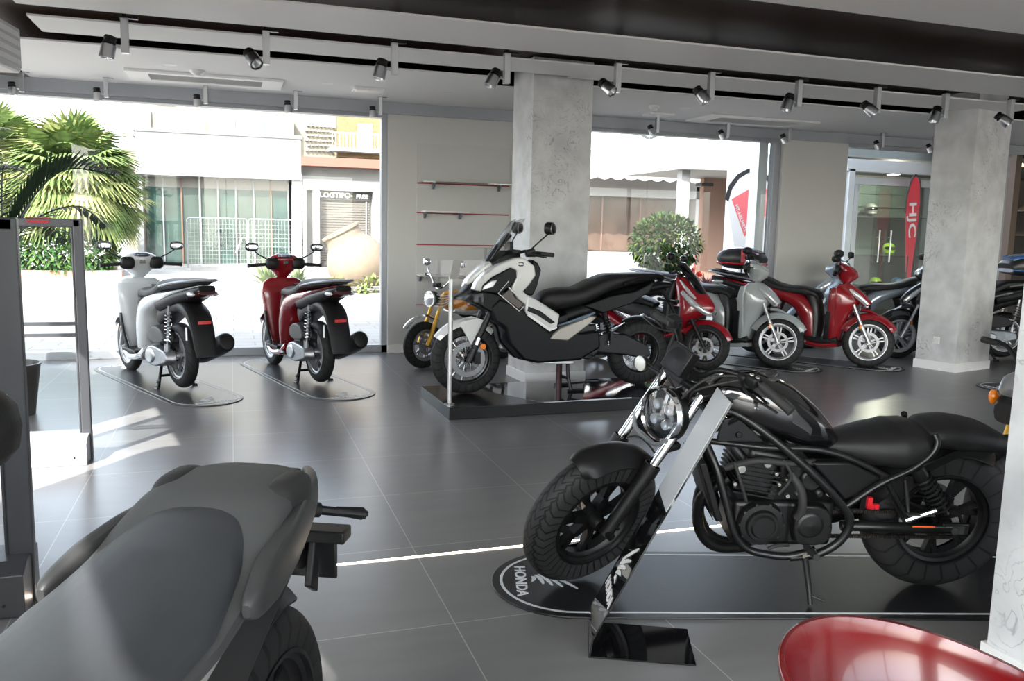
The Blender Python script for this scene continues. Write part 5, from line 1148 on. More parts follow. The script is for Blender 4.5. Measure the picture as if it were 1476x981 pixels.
# ================================================================== LOW RED MAXI SCOOTER
def maxi():
    f = Vector((4.95, 8.05)); rr = Vector((4.1, 9.06)); yaw = math.atan2(f.y - rr.y, f.x - rr.x)
    r = thing('maxi_scooter', 'glossy red maxi scooter with dark screen, behind the adventure bike tail', 'scooter', (rr.x, rr.y, 0), yaw)
    REDM = paint('maxi_red', (.30, .006, .014)); SM = steerM((1.315, .25), (1.05, .9), 10)
    g = G(); g.zhull([(.22, .92, 1.0, .12), (.34, .90, 1.02, .18), (.50, .92, 1.10, .23), (.60, .95, 1.30, .24), (.68, .95, 1.40, .22), (.80, .95, 1.34, .20), (.95, .94, 1.18, .16), (1.02, .95, 1.08, .10)], 24, 4, 2.3, nose=.6); g.build('front_fairing', REDM, r)
    g = G(); g.zhull([(.25, .86, .93, .14), (.5, .84, .95, .21), (.8, .86, .97, .19), (.98, .90, .99, .12)], 18, 3, 3); g.build('inner_shield', BLK, r)
    for s in (-1, 1):
        g = G(); g.hull([(1.06, .86, .02, .012, s * .14), (1.20, .74, .035, .018, s * .15), (1.34, .645, .03, .03, s * .115), (1.39, .62, .02, .02, s * .07)], 12, 4); g.build('headlight', CLRL, r)
        g = G(); g.hull([(1.02, .98, .012, .01, s * .10), (1.14, .86, .022, .012, s * .13), (1.22, .79, .012, .01, s * .13)], 8, 3); g.build('marker_strip', mat('marker_silver', (.6, .6, .62), .3, metal=.6), r)
    g = G(); rings = []
    for x, z, w in ((1.33, .80, .07), (1.22, .96, .12), (1.12, 1.08, .12), (1.04, 1.17, .07)):
        rr_ = []
        for j in range(9): u = -1 + j / 4; rr_.append((x - .07 * u * u, u * w, z + .01 * u * u))
        for j in range(8, -1, -1): u = -1 + j / 4; rr_.append((x - .012 - .07 * u * u, u * w, z - .006 + .01 * u * u))
        rings.append(rr_)
    g.ring_loft(rings); g.build('dark_screen', BLKG, r)
    g = G(); g.hull([(1.08, .36, .05, .15), (.8, .30, .07, .2), (.5, .32, .08, .2), (.25, .38, .06, .17)], 16, 3, 3); g.build('footboard', BLK, r)
    g = G(); g.hull([(1.12, .44, .025, .215), (.9, .36, .03, .225), (.6, .36, .035, .225), (.35, .45, .05, .2), (.05, .60, .06, .18), (-.25, .74, .05, .13), (-.45, .82, .03, .08)], 18, 4, 3); g.build('side_fairing', REDM, r)
    g = G(); g.hull([(.90, .50, .05, .09), (.75, .58, .07, .13), (.5, .62, .09, .16), (.2, .68, .07, .16), (-.1, .76, .05, .14), (-.35, .82, .03, .1)], 16, 3, 3); g.build('body_core', DGREY, r)
    g = G(); g.hull([(.72, .68, .035, .10), (.55, .73, .05, .15), (.30, .75, .05, .17), (.12, .80, .055, .17), (-.10, .85, .05, .15), (-.38, .885, .03, .11)], 18, 4, 2.8); g.build('seat', SEATM, r)
    g = G(); g.hull([(-.36, .82, .04, .11), (-.52, .85, .03, .07)], 12, 1); g.build('tail_light', REDL, r)
    g = G(); g.tube([(-.1, .15, .90), (-.4, .14, .93), (-.52, 0, .94), (-.4, -.14, .93), (-.1, -.15, .90)], .013, 8, 3); g.build('grab_rail', mat('rail_silver', (.5, .5, .52), .3, metal=.7), r)
    g = G(); g.tube([(.96, -.36, 1.05), (.98, -.2, 1.06), (1.02, 0, 1.0), (.98, .2, 1.06), (.96, .36, 1.05)], .012, 8, 3, M=SM); g.build('handlebar', BLKM, r)
    for s in (-1, 1):
        g = G(); g.tube([(.97, s * .24, 1.055), (.95, s * .37, 1.05)], .018, 8, 1, M=SM); g.build('grip', RUB, r)
        mirror_part(r, SM, (.99, s * .20, 1.07), (.93, s * .36, 1.20), (.013, .07, .042))
    g = G(); g.box((.99, 0, 1.03), (.06, .16, .05), M=SM); g.build('instrument_panel', BLKG, r, bevel=.01)
    g = G()
    for s in (-1, 1): g.tube([(1.315, s * .075, .25), (1.12, s * .075, .62)], .022, 10, 1, M=SM)
    g.build('front_fork', BLKM, r)
    g = G(); g.fender((1.315, .25), .31, 20, 150, .08, .05, .005, 16, M=SM); g.build('front_mudguard', REDM, r)
    RD = mat('rim_dark', (.03, .03, .032), .3, metal=.5)
    wheel(r, 'front_wheel', SM @ T(1.315, 0, .262), .265, .105, .185, 'Y', RD, VEE, disc=.1, disc_y=-.06); wheel(r, 'rear_wheel', T(0, 0, .262), .262, .13, .175, 'Y', RD, VEE)
    g = G(); g.fender((0, .262), .31, 20, 120, .08, .03, .005, 14); g.box((-.33, 0, .45), (.02, .12, .16)); g.build('rear_mudguard', BLK, r)
    g = G(); g.box((.25, 0, .34), (.36, .2, .2)); g.plate(smooth2d([(.4, .2), (.42, .33), (.1, .36), (-.08, .32), (-.08, .22)], 3), .08, .17, taper=.1); g.build('engine_case', ALUD, r, bevel=.01)
    g = G(); g.tube([(.3, -.12, .2), (.1, -.19, .24), (-.3, -.21, .36)], [.025, .06, .065], 12, 3); g.build('silencer', BLKM, r)
    for s in (-1, 1): helix_shock(r, (-.14, s * .13, .66), (-.03, s * .13, .32), .025, 9, BLKM, BLKM)
    g = G()
    for s in (-1, 1): g.tube([(.30, s * .07, .22), (.2, s * .14, .01)], .014, 8, 1)
    g.build('centre_stand', BLKM, r)
maxi()
# ================================================================== BLACK BOBBER IN THE FOREGROUND
def bobber():
    yaw = math.atan2(3.17 - 2.745, 1.37 - 2.84)
    r = thing('bobber_motorcycle', 'matt black bobber motorcycle on the dark mat in the foreground', 'motorcycle', (2.84, 2.745, .01), yaw, -.12)
    PBL = mat('bobber_tank_black', (.005, .005, .006), .1, coat=1.0); FRM = mat('frame_black', (.007, .007, .0075), .30, spec=.4); MBK = mat('matt_black', (.005, .005, .0055), .42, spec=.28)
    ENG = mat('engine_black', (.006, .006, .0065), .38, metal=.1, spec=.4)
    AX = (1.49, .325)
    # steering axis
    top = Vector((1.095, 0, .95)); ad = Vector((-.532, 0, 1)).normalized()
    SM = Matrix.Translation(top) @ Matrix.Rotation(R(33), 4, ad) @ Matrix.Translation(-top)
    # tank
    g = G(); g.hull([(1.02, .835, .045, .05), (.96, .845, .09, .085), (.86, .835, .115, .125), (.74, .795, .112, .14), (.62, .73, .088, .125), (.54, .685, .055, .09), (.49, .655, .03, .055)], 24, 5, 2.3); tk = g.build('fuel_tank', PBL, r)
    g = G(); g.lathe([(0, .006), (.030, .008), (.040, .002), (.052, .006), (.058, .0), (.058, -.012)], n=28, M=T(.80, 0, .929) @ Matrix.Rotation(R(14), 4, 'Y')); g.build('fuel_cap', mat('cap_grey', (.12, .12, .12), .3, metal=.8), tk)
    g = G(); g.tube([(.97, .0, .935), (.86, 0, .951), (.70, 0, .885), (.52, 0, .72)], .003, 6, 4); g.build('tank_seam', BLKM, tk)
    # seats
    g = G(); g.hull([(.53, .645, .03, .07), (.45, .65, .05, .10), (.34, .65, .075, .14), (.24, .655, .09, .16), (.16, .675, .075, .15), (.115, .695, .045, .11)], 24, 5, 2.6); g.build('rider_seat', SEATM, r)
    g = G(); g.hull([(.14, .70, .03, .09), (.10, .705, .05, .12), (.0, .705, .058, .135), (-.12, .69, .052, .13), (-.205, .665, .036, .10), (-.225, .66, .02, .07)], 22, 5, 3); g.build('pillion_seat', SEATM, r)
    # rear mudguard hugging the wheel
    g = G(); g.fender((0, .325), .352, 15, 125, .098, .05, .005, 24, hw1=.10); both(g, [(.16, .58), (.02, .655), (-.14, .65), (-.10, .62), (.0, .63), (.12, .555)], .05, .10, 0); mg = g.build('rear_mudguard', MBK, r, bevel=.004)
    g = G(); g.tube([(-.33, 0, .56), (-.37, 0, .50), (-.40, 0, .42)], .02, 8, 2); g.box((-.41, 0, .42), (.012, .18, .14)); g.build('plate_holder', BLK, mg)
    g = G(); g.ell((-.36, 0, .60), (.03, .05, .02), 14, 8); g.build('tail_light', REDL, mg)
    for s in (-1, 1):
        g = G(); g.tube([(-.24, s * .06, .62), (-.25, s * .14, .62)], .008, 6, 1); g.lathe([(0, 0), (.026, 0), (.028, .02), (.02, .03), (0, .03)], n=16, M=T(-.262, s * .165, .62) @ Matrix.Rotation(R(90), 4, 'Y')); g.build('rear_indicator', BLK, r)
    # frame tubes
    for s in (-1, 1):
        y = s * .115
        g = G(); g.tube([(1.05, s * .03, .80), (.94, s * .08, .80), (.80, y, .715), (.63, s * .14, .58), (.50, s * .145, .455), (.44, s * .145, .37), (.46, s * .14, .28), (.54, s * .13, .21), (.66, s * .12, .185)], .0175, 12, 4)
        g.tube([(1.06, s * .03, .66), (.98, s * .08, .672), (.80, y, .665), (.60, y, .66), (.45, s * .12, .62), (.29, s * .13, .545)], .013, 10, 4)
        g.tube([(1.03, s * .04, .655), (.99, s * .09, .56), (.945, s * .11, .42), (.90, s * .115, .29), (.84, s * .115, .22), (.76, s * .115, .195), (.66, s * .12, .19), (.56, s * .13, .225)], .0165, 12, 4)
        g.tube([(.46, s * .145, .43), (.34, s * .145, .525), (.22, s * .145, .59), (.15, s * .145, .65), (.125, s * .14, .70), (.135, s * .125, .735)], .0135, 10, 4)
        g.tube([(1.02, s * .05, .70), (.93, s * .10, .78)], .010, 8, 1)
        g.build('frame', FRM, r)
        g = G(); g.plate([(1.0, .68), (.80, .675), (.93, .79), (.985, .77)], s * .075, s * .092); g.cyl((.915, s * .09, .71), (.915, s * .10, .71), .013, n=14); g.build('frame_gusset', FRM, r, bevel=.004)
        g = G(); g.plate([(.625, .61), (.47, .615), (.30, .54), (.40, .47), (.465, .44)], s * .085, s * .128, taper=.06); g.build('side_cover', MBK, r, bevel=.008)
    g = G(); g.cyl((1.155, 0, .84), (1.045, 0, 1.0 - .12), .03, n=16); g.cyl((1.075, 0, .93), (1.19, 0, .72), .032, n=16); g.build('head_tube', FRM, r)
    # engine
    g = G(); g.box((.78, 0, .33), (.26, .22, .20)); g.box((.60, 0, .33), (.22, .22, .20)); g.box((.82, 0, .53), (.15, .20, .16), M=T(.82, 0, .53) @ Matrix.Rotation(R(-10), 4, 'Y') @ T(-.82, 0, -.53)); g.box((.80, 0, .62), (.17, .21, .06), M=T(.82, 0, .53) @ Matrix.Rotation(R(-10), 4, 'Y') @ T(-.82, 0, -.53)); e = g.build('engine_block', ENG, r, bevel=.022, seg=3)
    g = G()
    for i in range(7): g.box((.825, 0, .455 + i * .019), (.175, .225, .006), M=T(.82, 0, .53) @ Matrix.Rotation(R(-10), 4, 'Y') @ T(-.82, 0, -.53))
    g.build('cooling_fins', ENG, e, smooth=False)
    for s in (-1, 1):
        g = G(); g.lathe([(0, .055), (.045, .055), (.052, .045), (.062, .045), (.068, .03), (.088, .028), (.096, .012), (.098, 0)], (0, 0, 0), 'y', 36, M=T(.80, s * .115, .34) @ (Matrix.Identity(4) if s > 0 else Matrix.Scale(-1, 4, (0, 1, 0)))); g.slot(1); [g.cyl((.80 + .088 * math.cos(.63 * i), s * .125, .34 + .088 * math.sin(.63 * i)), (.80 + .088 * math.cos(.63 * i), s * .142, .34 + .088 * math.sin(.63 * i)), .0065, n=6) for i in range(10)]; g.build('crankcase_cover', [ENG, mat('bolt_grey', (.12, .12, .13), .3, metal=.9)], e)
        g = G(); g.lathe([(0, .045), (.05, .04), (.065, .025), (.07, 0)], (0, 0, 0), 'y', 28, M=T(.60, s * .11, .34) @ (Matrix.Identity(4) if s > 0 else Matrix.Scale(-1, 4, (0, 1, 0)))); g.plate(smooth2d([(.66, .42), (.66, .26), (.53, .25), (.50, .33), (.54, .42)], 3), s * .10, s * .145, taper=.1); g.build('clutch_cover', ENG, e, bevel=.006)
    for x, z, q in ((.90, .575, .017), (.795, .60, .016), (.755, .555, .007), (.92, .51, .008), (.74, .51, .007), (.71, .53, .007), (.70, .46, .008), (.66, .47, .007), (.64, .44, .006)):
        g = G(); g.cyl((x, .11, z), (x, .128, z), q, n=16); g.cyl((x, .128, z), (x, .132, z), q * .72, n=12); g.build('engine_cap', mat('cap_silver', (.42, .41, .39), .3, metal=.9), e)
    g = G(); g.tube([(.70, .12, .56), (.66, .15, .50), (.645, .15, .42), (.655, .13, .37)], .017, 10, 4); g.tube([(.96, .10, .57), (.84, .13, .615), (.70, .12, .60), (.60, .10, .60)], .014, 10, 4); g.tube([(.93, .12, .60), (.90, .135, .52), (.87, .13, .44)], .007, 8, 3); g.tube([(.74, .13, .62), (.70, .14, .55), (.74, .13, .47)], .006, 8, 3); g.build('hoses', RUB, r)
    g = G(); g.box((.67, .0, .555), (.12, .19, .11)); g.cyl((.60, -.06, .52), (.60, .11, .52), .05, n=20); g.cyl((.565, .10, .47), (.565, .125, .47), .022, n=14); g.build('throttle_body', ENG, r, bevel=.015)
    g = G(); g._add([Vector(p) for p in ((1.075, -.13, .60), (1.045, -.13, .60), (.955, -.13, .345), (.985, -.13, .345), (1.075, .13, .60), (1.045, .13, .60), (.955, .13, .345), (.985, .13, .345))], [(0, 1, 2, 3), (7, 6, 5, 4), (0, 4, 5, 1), (1, 5, 6, 2), (2, 6, 7, 3), (3, 7, 4, 0)]); rad = g.build('radiator', MBK, r, bevel=.006)
    g = G()
    for i in range(22): t = i / 21; g.box((1.083 - .09 * t, 0, .595 - .245 * t), (.002, .23, .004))
    g.build('radiator_fins', ENG, rad, smooth=False)
    # exhaust
    g = G(); g.tube([(.92, -.03, .50), (1.0, -.05, .42), (1.0, -.07, .28), (.93, -.08, .17), (.80, -.11, .13), (.62, -.15, .16), (.5, -.18, .2)], .025, 14, 5); g.tube([(.92, .04, .50), (1.02, .02, .40), (1.01, -.02, .25), (.93, -.04, .15), (.78, -.08, .125)], .024, 14, 5); ex = g.build('exhaust_pipe', MBK, r)
    g = G(); g.tube([(.52, -.19, .21), (.40, -.21, .235), (.05, -.23, .29), (-.12, -.24, .315), (-.14, -.24, .32)], [.035, .06, .062, .06, .04], 20, 3); g.build('silencer', MBK, ex)
    # swingarm, chain, shocks
    for s in (-1, 1):
        g = G(); g.tube([(.46, s * .11, .325), (.30, s * .125, .33), (.12, s * .13, .325), (-.02, s * .13, .325)], .022, 12, 3); g.box((-.01, s * .13, .325), (.11, .022, .05)); g.build('swingarm', FRM, r, bevel=.004)
        g = G(); g.cyl((0, s * .13, .325), (0, s * .155, .325), .016, n=6); g.box((-.005, s * .144, .325), (.075, .004, .036)); g.build('axle_plate', mat('axle_grey', (.14, .14, .14), .35, metal=.8), r)
        helix_shock(r, (.20, s * .145, .60), (.05, s * .15, .40), .032, 8, MBK, MBK)
        g = G(); g.plate([(.34, .56), (.20, .56), (.205, .54), (.235, .45), (.20, .385), (.225, .37), (.30, .50)], s * .13, s * .14); g.tube([(.32, s * .14, .555), (.21, s * .16, .385)], .010, 8, 1); g.tube([(.235, s * .14, .545), (.205, s * .16, .385)], .009, 8, 1); g.build('footrest_bracket', FRM, r)
        g = G(); g.tube([(.215, s * .16, .375), (.12, s * .20, .44)], [.012, .010], 8, 1); g.box((.17, s * .18, .41), (.11, .02, .006), M=Matrix.Identity(4)); g.build('passenger_peg', ALU, r)
        g = G(); g.tube([(.60, s * .13, .24), (.60, s * .24, .25)], .014, 10, 1); g.tube([(.68, s * .14, .25), (.74, s * .18, .27), (.78, s * .19, .26)], .008, 8, 2); g.build('rider_peg', RUB, r)
    g = G()
    for i in range(60):
        t = i / 60; a = t
        for zz, yy in ((.355, .10), (.262, .10)): pass
        g.box((.52 - .52 * t, .098, .272 + .0 * t), (.006, .014, .014)); g.box((.52 - .52 * t, .098, .385 - .0 * t), (.006, .014, .014))
    for i in range(24): a = PI / 2 + PI * i / 23; g.box((0 + .057 * math.cos(a) * 1.0, .098, .328 + .057 * math.sin(a)), (.008, .014, .012))
    g.build('drive_chain', mat('chain_dark', (.06, .055, .05), .4, metal=.9), r, smooth=False)
    g = G(); g.box((.13, .146, .335), (.095, .002, .018)); g.build('orange_sticker', mat('sticker_orange', (.85, .12, .02), .5), r, smooth=False)
    g = G(); g.box((.045, .146, .330), (.07, .002, .022)); wn = g.build('white_sticker', mat('sticker_grey', (.10, .10, .10), .5), r, smooth=False)
    t = xform(text_geo('WARNING', .013), T(.045, .1475, .330) @ Matrix.Rotation(PI, 4, 'Z') @ Matrix.Rotation(R(90), 4, 'X')); t.build('sticker_print', WHT, wn, smooth=False)
    g = G(); g.box((.345, .125, .42), (.05, .02, .02)); g.box((.36, .125, .435), (.02, .02, .05)); g.lathe([(0, .0), (.008, 0), (.008, .004), (0, .004)], (.335, .137, .42), 'y', 10); g.build('red_tag', mat('tag_red', (.6, .01, .02), .4), r, bevel=.004)
    g = G(); g.tube([(.60, .13, .19), (.60, .20, .10), (.60, .235, .035)], [.014, .012, .011], 10, 2); g.hull([(.62, .02, .006, .02, .245), (.57, .02, .006, .02, .245)], 8, 1); g.tube([(.60, .22, .07), (.55, .25, .06)], .005, 6, 1); st = g.build('side_stand', MBK, r)
    g = G(); g.cyl((.60, .12, .20), (.60, .142, .20), .014, n=14); g.build('stand_bolt', mat('bolt_cream', (.5, .46, .38), .3, metal=.8), st)
    wheel(r, 'rear_wheel', T(0, 0, .325), .325, .15, .203, 'Y', MBK, VEE, disc=.12, disc_y=-.075, discs=(1,), hubw=.08)
    # steering group
    def off(z, f=0.0): return 1.485 - (z - .325) * .62 + f     # fork leg line, ahead of the steering axis
    for s in (-1, 1):
        g = G(); g.cyl((off(.57), s * .105, .57), (off(.90), s * .105, .90), .0215, n=20, M=SM); g.build('fork_tube', CHR, r)
        g = G(); g.tube([(off(.60), s * .105, .60), (off(.55), s * .105, .55), (off(.36), s * .105, .36), (off(.30) - .01, s * .105, .31)], [.034, .031, .028, .03], 16, 1, M=SM); g.lathe([(.031, -.02), (.036, -.02), (.036, .03), (.031, .03)], n=18, M=SM @ T(off(.585), s * .105, .585) @ Matrix.Rotation(R(-28), 4, 'Y')); g.cyl((AX[0], s * .09, AX[1]), (AX[0], s * .145, AX[1]), .018, n=14, M=SM); g.cyl((AX[0] - .03, s * .12, AX[1] + .03), (AX[0] - .03, s * .142, AX[1] + .03), .008, n=10, M=SM); g.build('fork_slider', MBK, r)
    g = G(); g.box((off(.90) - .03, 0, .90), (.085, .26, .03), M=SM); g.box((off(.68) - .035, 0, .68), (.07, .25, .03), M=SM); g.build('triple_clamp', MBK, r, bevel=.008)
    g = G(); g.tube([(off(.72) + .02, -.11, .72), (off(.70) + .03, -.06, .675), (off(.70) + .03, .06, .675), (off(.72) + .02, .11, .72)], .009, 8, 3, M=SM); g.build('lamp_bracket', mat('bracket_grey', (.20, .21, .22), .4, metal=.5), r)
    HM = SM @ T(off(.80) + .05, .022, .785) @ Matrix.Rotation(R(83), 4, 'Y') @ Matrix.Scale(1.22, 4)
    g = G(); g.lathe([(.088, .0), (.094, -.005), (.092, -.035), (.070, -.065), (.04, -.08), (0, -.085)], n=36, M=HM); hd = g.build('headlight', MBK, r)
    g = G(); g.lathe([(.080, .006), (.088, .012), (.092, .006), (.094, -.008), (.088, -.01)], n=36, M=HM); g.build('headlight_rim', CHR, hd)
    g = G(); g.lathe([(0, .016), (.05, .012), (.080, .004)], n=36, M=HM); g.build('headlight_glass', glassy('lamp_glass', (.8, .82, .85), .12), hd)
    g = G(); g.lathe([(0, -.018), (.084, -.014), (.086, -.002)], n=36, M=HM); g.build('lamp_inner', mat('lamp_dark', (.10, .105, .11), .2, metal=.8), hd)
    for a in (45, 135, 225, 315):
        g = G(); cx, cy = .038 * math.cos(R(a + 8)), .038 * math.sin(R(a + 8)); g.lathe([(0, -.004), (.008, -.002), (.017, .004), (.019, -.002), (.019, -.016)], n=18, M=HM @ T(cx, cy, 0)); g.build('led_lens', CLRL, hd)
    for s in (-1, 1):
        g = G(); g.tube([(off(.87), s * .115, .87), (off(.87) + .01, s * .20, .87)], .009, 8, 1, M=SM); IM = SM @ T(off(.87) + .03, s * .225, .87) @ Matrix.Rotation(R(83), 4, 'Y'); g.lathe([(0, -.05), (.02, -.045), (.032, -.02), (.034, 0)], n=22, M=IM); ind = g.build('front_indicator', MBK, r)
        g = G(); g.lathe([(0, .006), (.02, .005), (.032, .0), (.034, -.004)], n=22, M=IM); g.build('indicator_lens', mat('lens_clear_ribbed', (.62, .62, .60), .25, metal=.4, coat=1, bump=.8, bscale=300), ind)
    HB = [(1.03, -.385, 1.0), (1.06, -.25, 1.035), (1.13, -.12, 1.03), (1.165, -.06, .98), (1.165, .06, .98), (1.13, .12, 1.03), (1.06, .25, 1.035), (1.03, .385, 1.0)]
    HB = [(x - .05, y, z - .015) for x, y, z in HB]
    g = G(); g.tube(HB, .0125, 10, 4, M=SM); g.cyl((1.11, -.035, .93), (1.115, -.035, .97), .018, n=12, M=SM); g.cyl((1.11, .035, .93), (1.115, .035, .97), .018, n=12, M=SM); hb = g.build('handlebar', MBK, r)
    for s in (-1, 1):
        P0, P1 = Vector((.99 + .012, s * .265, 1.013)), Vector((.975, s * .40, .978))
        g = G(); g.tube([P0, P1], .0185, 14, 1, M=SM); g.tube([P1, P1 + (P1 - P0) * .06], .021, 14, 1, M=SM); g.build('grip', RUB, hb)
        g = G(); g.box((1.015, s * .235, 1.018), (.05, .05, .045), M=SM); g.box((1.04, s * .20, 1.02), (.03, .035, .03), M=SM); g.build('switchgear', BLK, hb, bevel=.008)
        g = G(); g.tube([(1.05, s * .21, 1.01), (1.075, s * .27, 1.0), (1.05, s * .37, .985), (1.04, s * .40, .98)], [.008, .007, .006, .007], 8, 3, M=SM, flat=.7); g.build('lever', MBK, hb)
        g = G(); g.tube([(1.045, s * .19, 1.02), (1.13, s * .12, .99), (1.20, s * .07, .88), (1.20, s * .05, .74)], .005, 6, 5, M=SM); g.tube([(1.04, s * .20, 1.01), (1.16, s * .10, .93), (1.12, s * .04, .83)], .0045, 6, 5, M=SM); g.build('cable', RUB, hb)
    g = G(); g.cyl((1.045, -.215, 1.03), (1.045, -.215, 1.06), .022, n=16, M=SM); g.box((1.045, -.215, 1.065), (.05, .05, .022), M=SM); g.build('brake_reservoir', BLK, hb, bevel=.004)
    for x, y, z in ((1.02, .225, 1.042), (1.015, .25, 1.042)):
        g = G(); g.lathe([(0, .004), (.008, .003), (.009, 0)], n=12, M=SM @ T(x, y, z)); g.build('mirror_plug', mat('cap_silver', (.42, .41, .39), .3, metal=.9), hb)
    MM = SM @ T(1.165, 0, 1.005) @ Matrix.Rotation(R(62), 4, 'Y')
    g = G(); g.box((0, 0, .02), (.11, .115, .05), M=MM); g.lathe([(0, .0), (.05, 0), (.056, -.006), (.056, .03), (.05, .045), (0, .05)], n=28, M=MM); g.box((.03, 0, -.0), (.10, .10, .014), M=MM); g.build('instrument', MBK, r, bevel=.004)
    g = G(); g.tube([(off(.60), .105, .60), (off(.60) - .05, .06, .62), (off(.62) - .05, -.06, .62), (off(.60), -.105, .60)], .0045, 6, 4, M=SM); g.build('brake_line', RUB, r)
    g = G(); g.fender((AX[0], AX[1]), .352, 66, 146, .088, .055, .006, 22, M=SM, hw1=.088); g.build('front_mudguard', MBK, r)
    wheel(r, 'front_wheel', SM @ T(AX[0], 0, AX[1] - .003), .322, .135, .205, 'Y', MBK, ZIG, disc=.145, disc_y=-.068, discs=(1,), hubw=.07)
    g = G(); g.box((AX[0] - .10, -.085, AX[1] + .09), (.06, .05, .11), M=SM); g.build('brake_caliper', ENG, r, bevel=.01)
    return r
bobber()
mat_for((1.37, 3.17), 163.9, 'long black mat with white wing emblem under the matt black bobber', 2.75, .68, .36)
# slanted acrylic price stand in front of the bobber
r = thing('display_stand', 'black acrylic stand with a slanted arm and blank grey panel before the bobber', 'stand', (0, 0, 0))
SBL = mat('acrylic_black', (.004, .004, .005), .05, coat=1)
P = [Vector(p) for p in ((1.17, 2.565, 0), (1.51, 2.408, 0), (1.616, 2.654, 0), (1.275, 2.815, 0))]
def sheet(q, n, t): return [p for p in q] + [p + n * t for p in q]
BOXF = [(3, 2, 1, 0), (4, 5, 6, 7), (0, 1, 5, 4), (1, 2, 6, 5), (2, 3, 7, 6), (3, 0, 4, 7)]
g = G(); g._add(sheet(P, Vector((0, 0, 1)), .006), BOXF); g.build('foot_plate', SBL, r, smooth=False)
wd = (P[3] - P[0]); up0 = Vector((.008, -.004, .07)); arm = Vector((.40, -.172, .87))
q = [P[0], P[3], P[3] + up0, P[0] + up0]; nn = Vector((.91, -.41, 0)) * .006
g = G(); g._add([p for p in q] + [p + nn for p in q], BOXF)
a0, a1 = P[0] + up0, P[3] + up0; u = wd.normalized(); a1b = a0 + wd * 1.0
na = arm.cross(wd).normalized(); na = na if na.x < 0 else -na
A_ = [a0, a1b, a1b + arm * .56, a0 + arm * .56]; g._add([p - na * .006 for p in A_] + A_, BOXF)
A_ = [a0, a1b, a1b + arm, a0 + arm]; g = G(); g._add([p for p in q] + [p + nn for p in q], BOXF); g._add([p - na * .006 for p in A_] + A_, BOXF); g.build('slanted_arm', SBL, r, smooth=False)
B_ = [a0 + arm * .55, a1b + arm * .55, a1b + arm * 1.0, a0 + arm * 1.0]; g = G(); g._add([p + na * .001 for p in B_] + [p + na * .003 for p in B_], BOXF); g.build('blank_panel', mat('blank_grey', (.45, .47, .49), .35), r, smooth=False)
ex_ = arm.normalized(); ey_ = na.cross(ex_)
fr = Matrix(((u.x, ex_.x, na.x, 0), (u.y, ex_.y, na.y, 0), (u.z, ex_.z, na.z, 0), (0, 0, 0, 1)))
sgn = -1 if u.cross(ex_).dot(na) < 0 else 1
fr = Matrix(((-u.x * -sgn, ex_.x, na.x, 0), (-u.y * -sgn, ex_.y, na.y, 0), (-u.z * -sgn, ex_.z, na.z, 0), (0, 0, 0, 1)))
c = (a0 + a1b) / 2 + arm * .17 + na * .0015; Mx = Matrix.Translation(c) @ fr
t = xform(text_geo('HONDA', .055, width=1.1), Mx @ Matrix.Translation((0, -.03, 0))); t.build('lettering', WHT, r, smooth=False)
w = xform(wing_geo(.14), Mx @ Matrix.Translation((0, .01, 0))); w.build('wing_emblem', WHT, r, smooth=False)
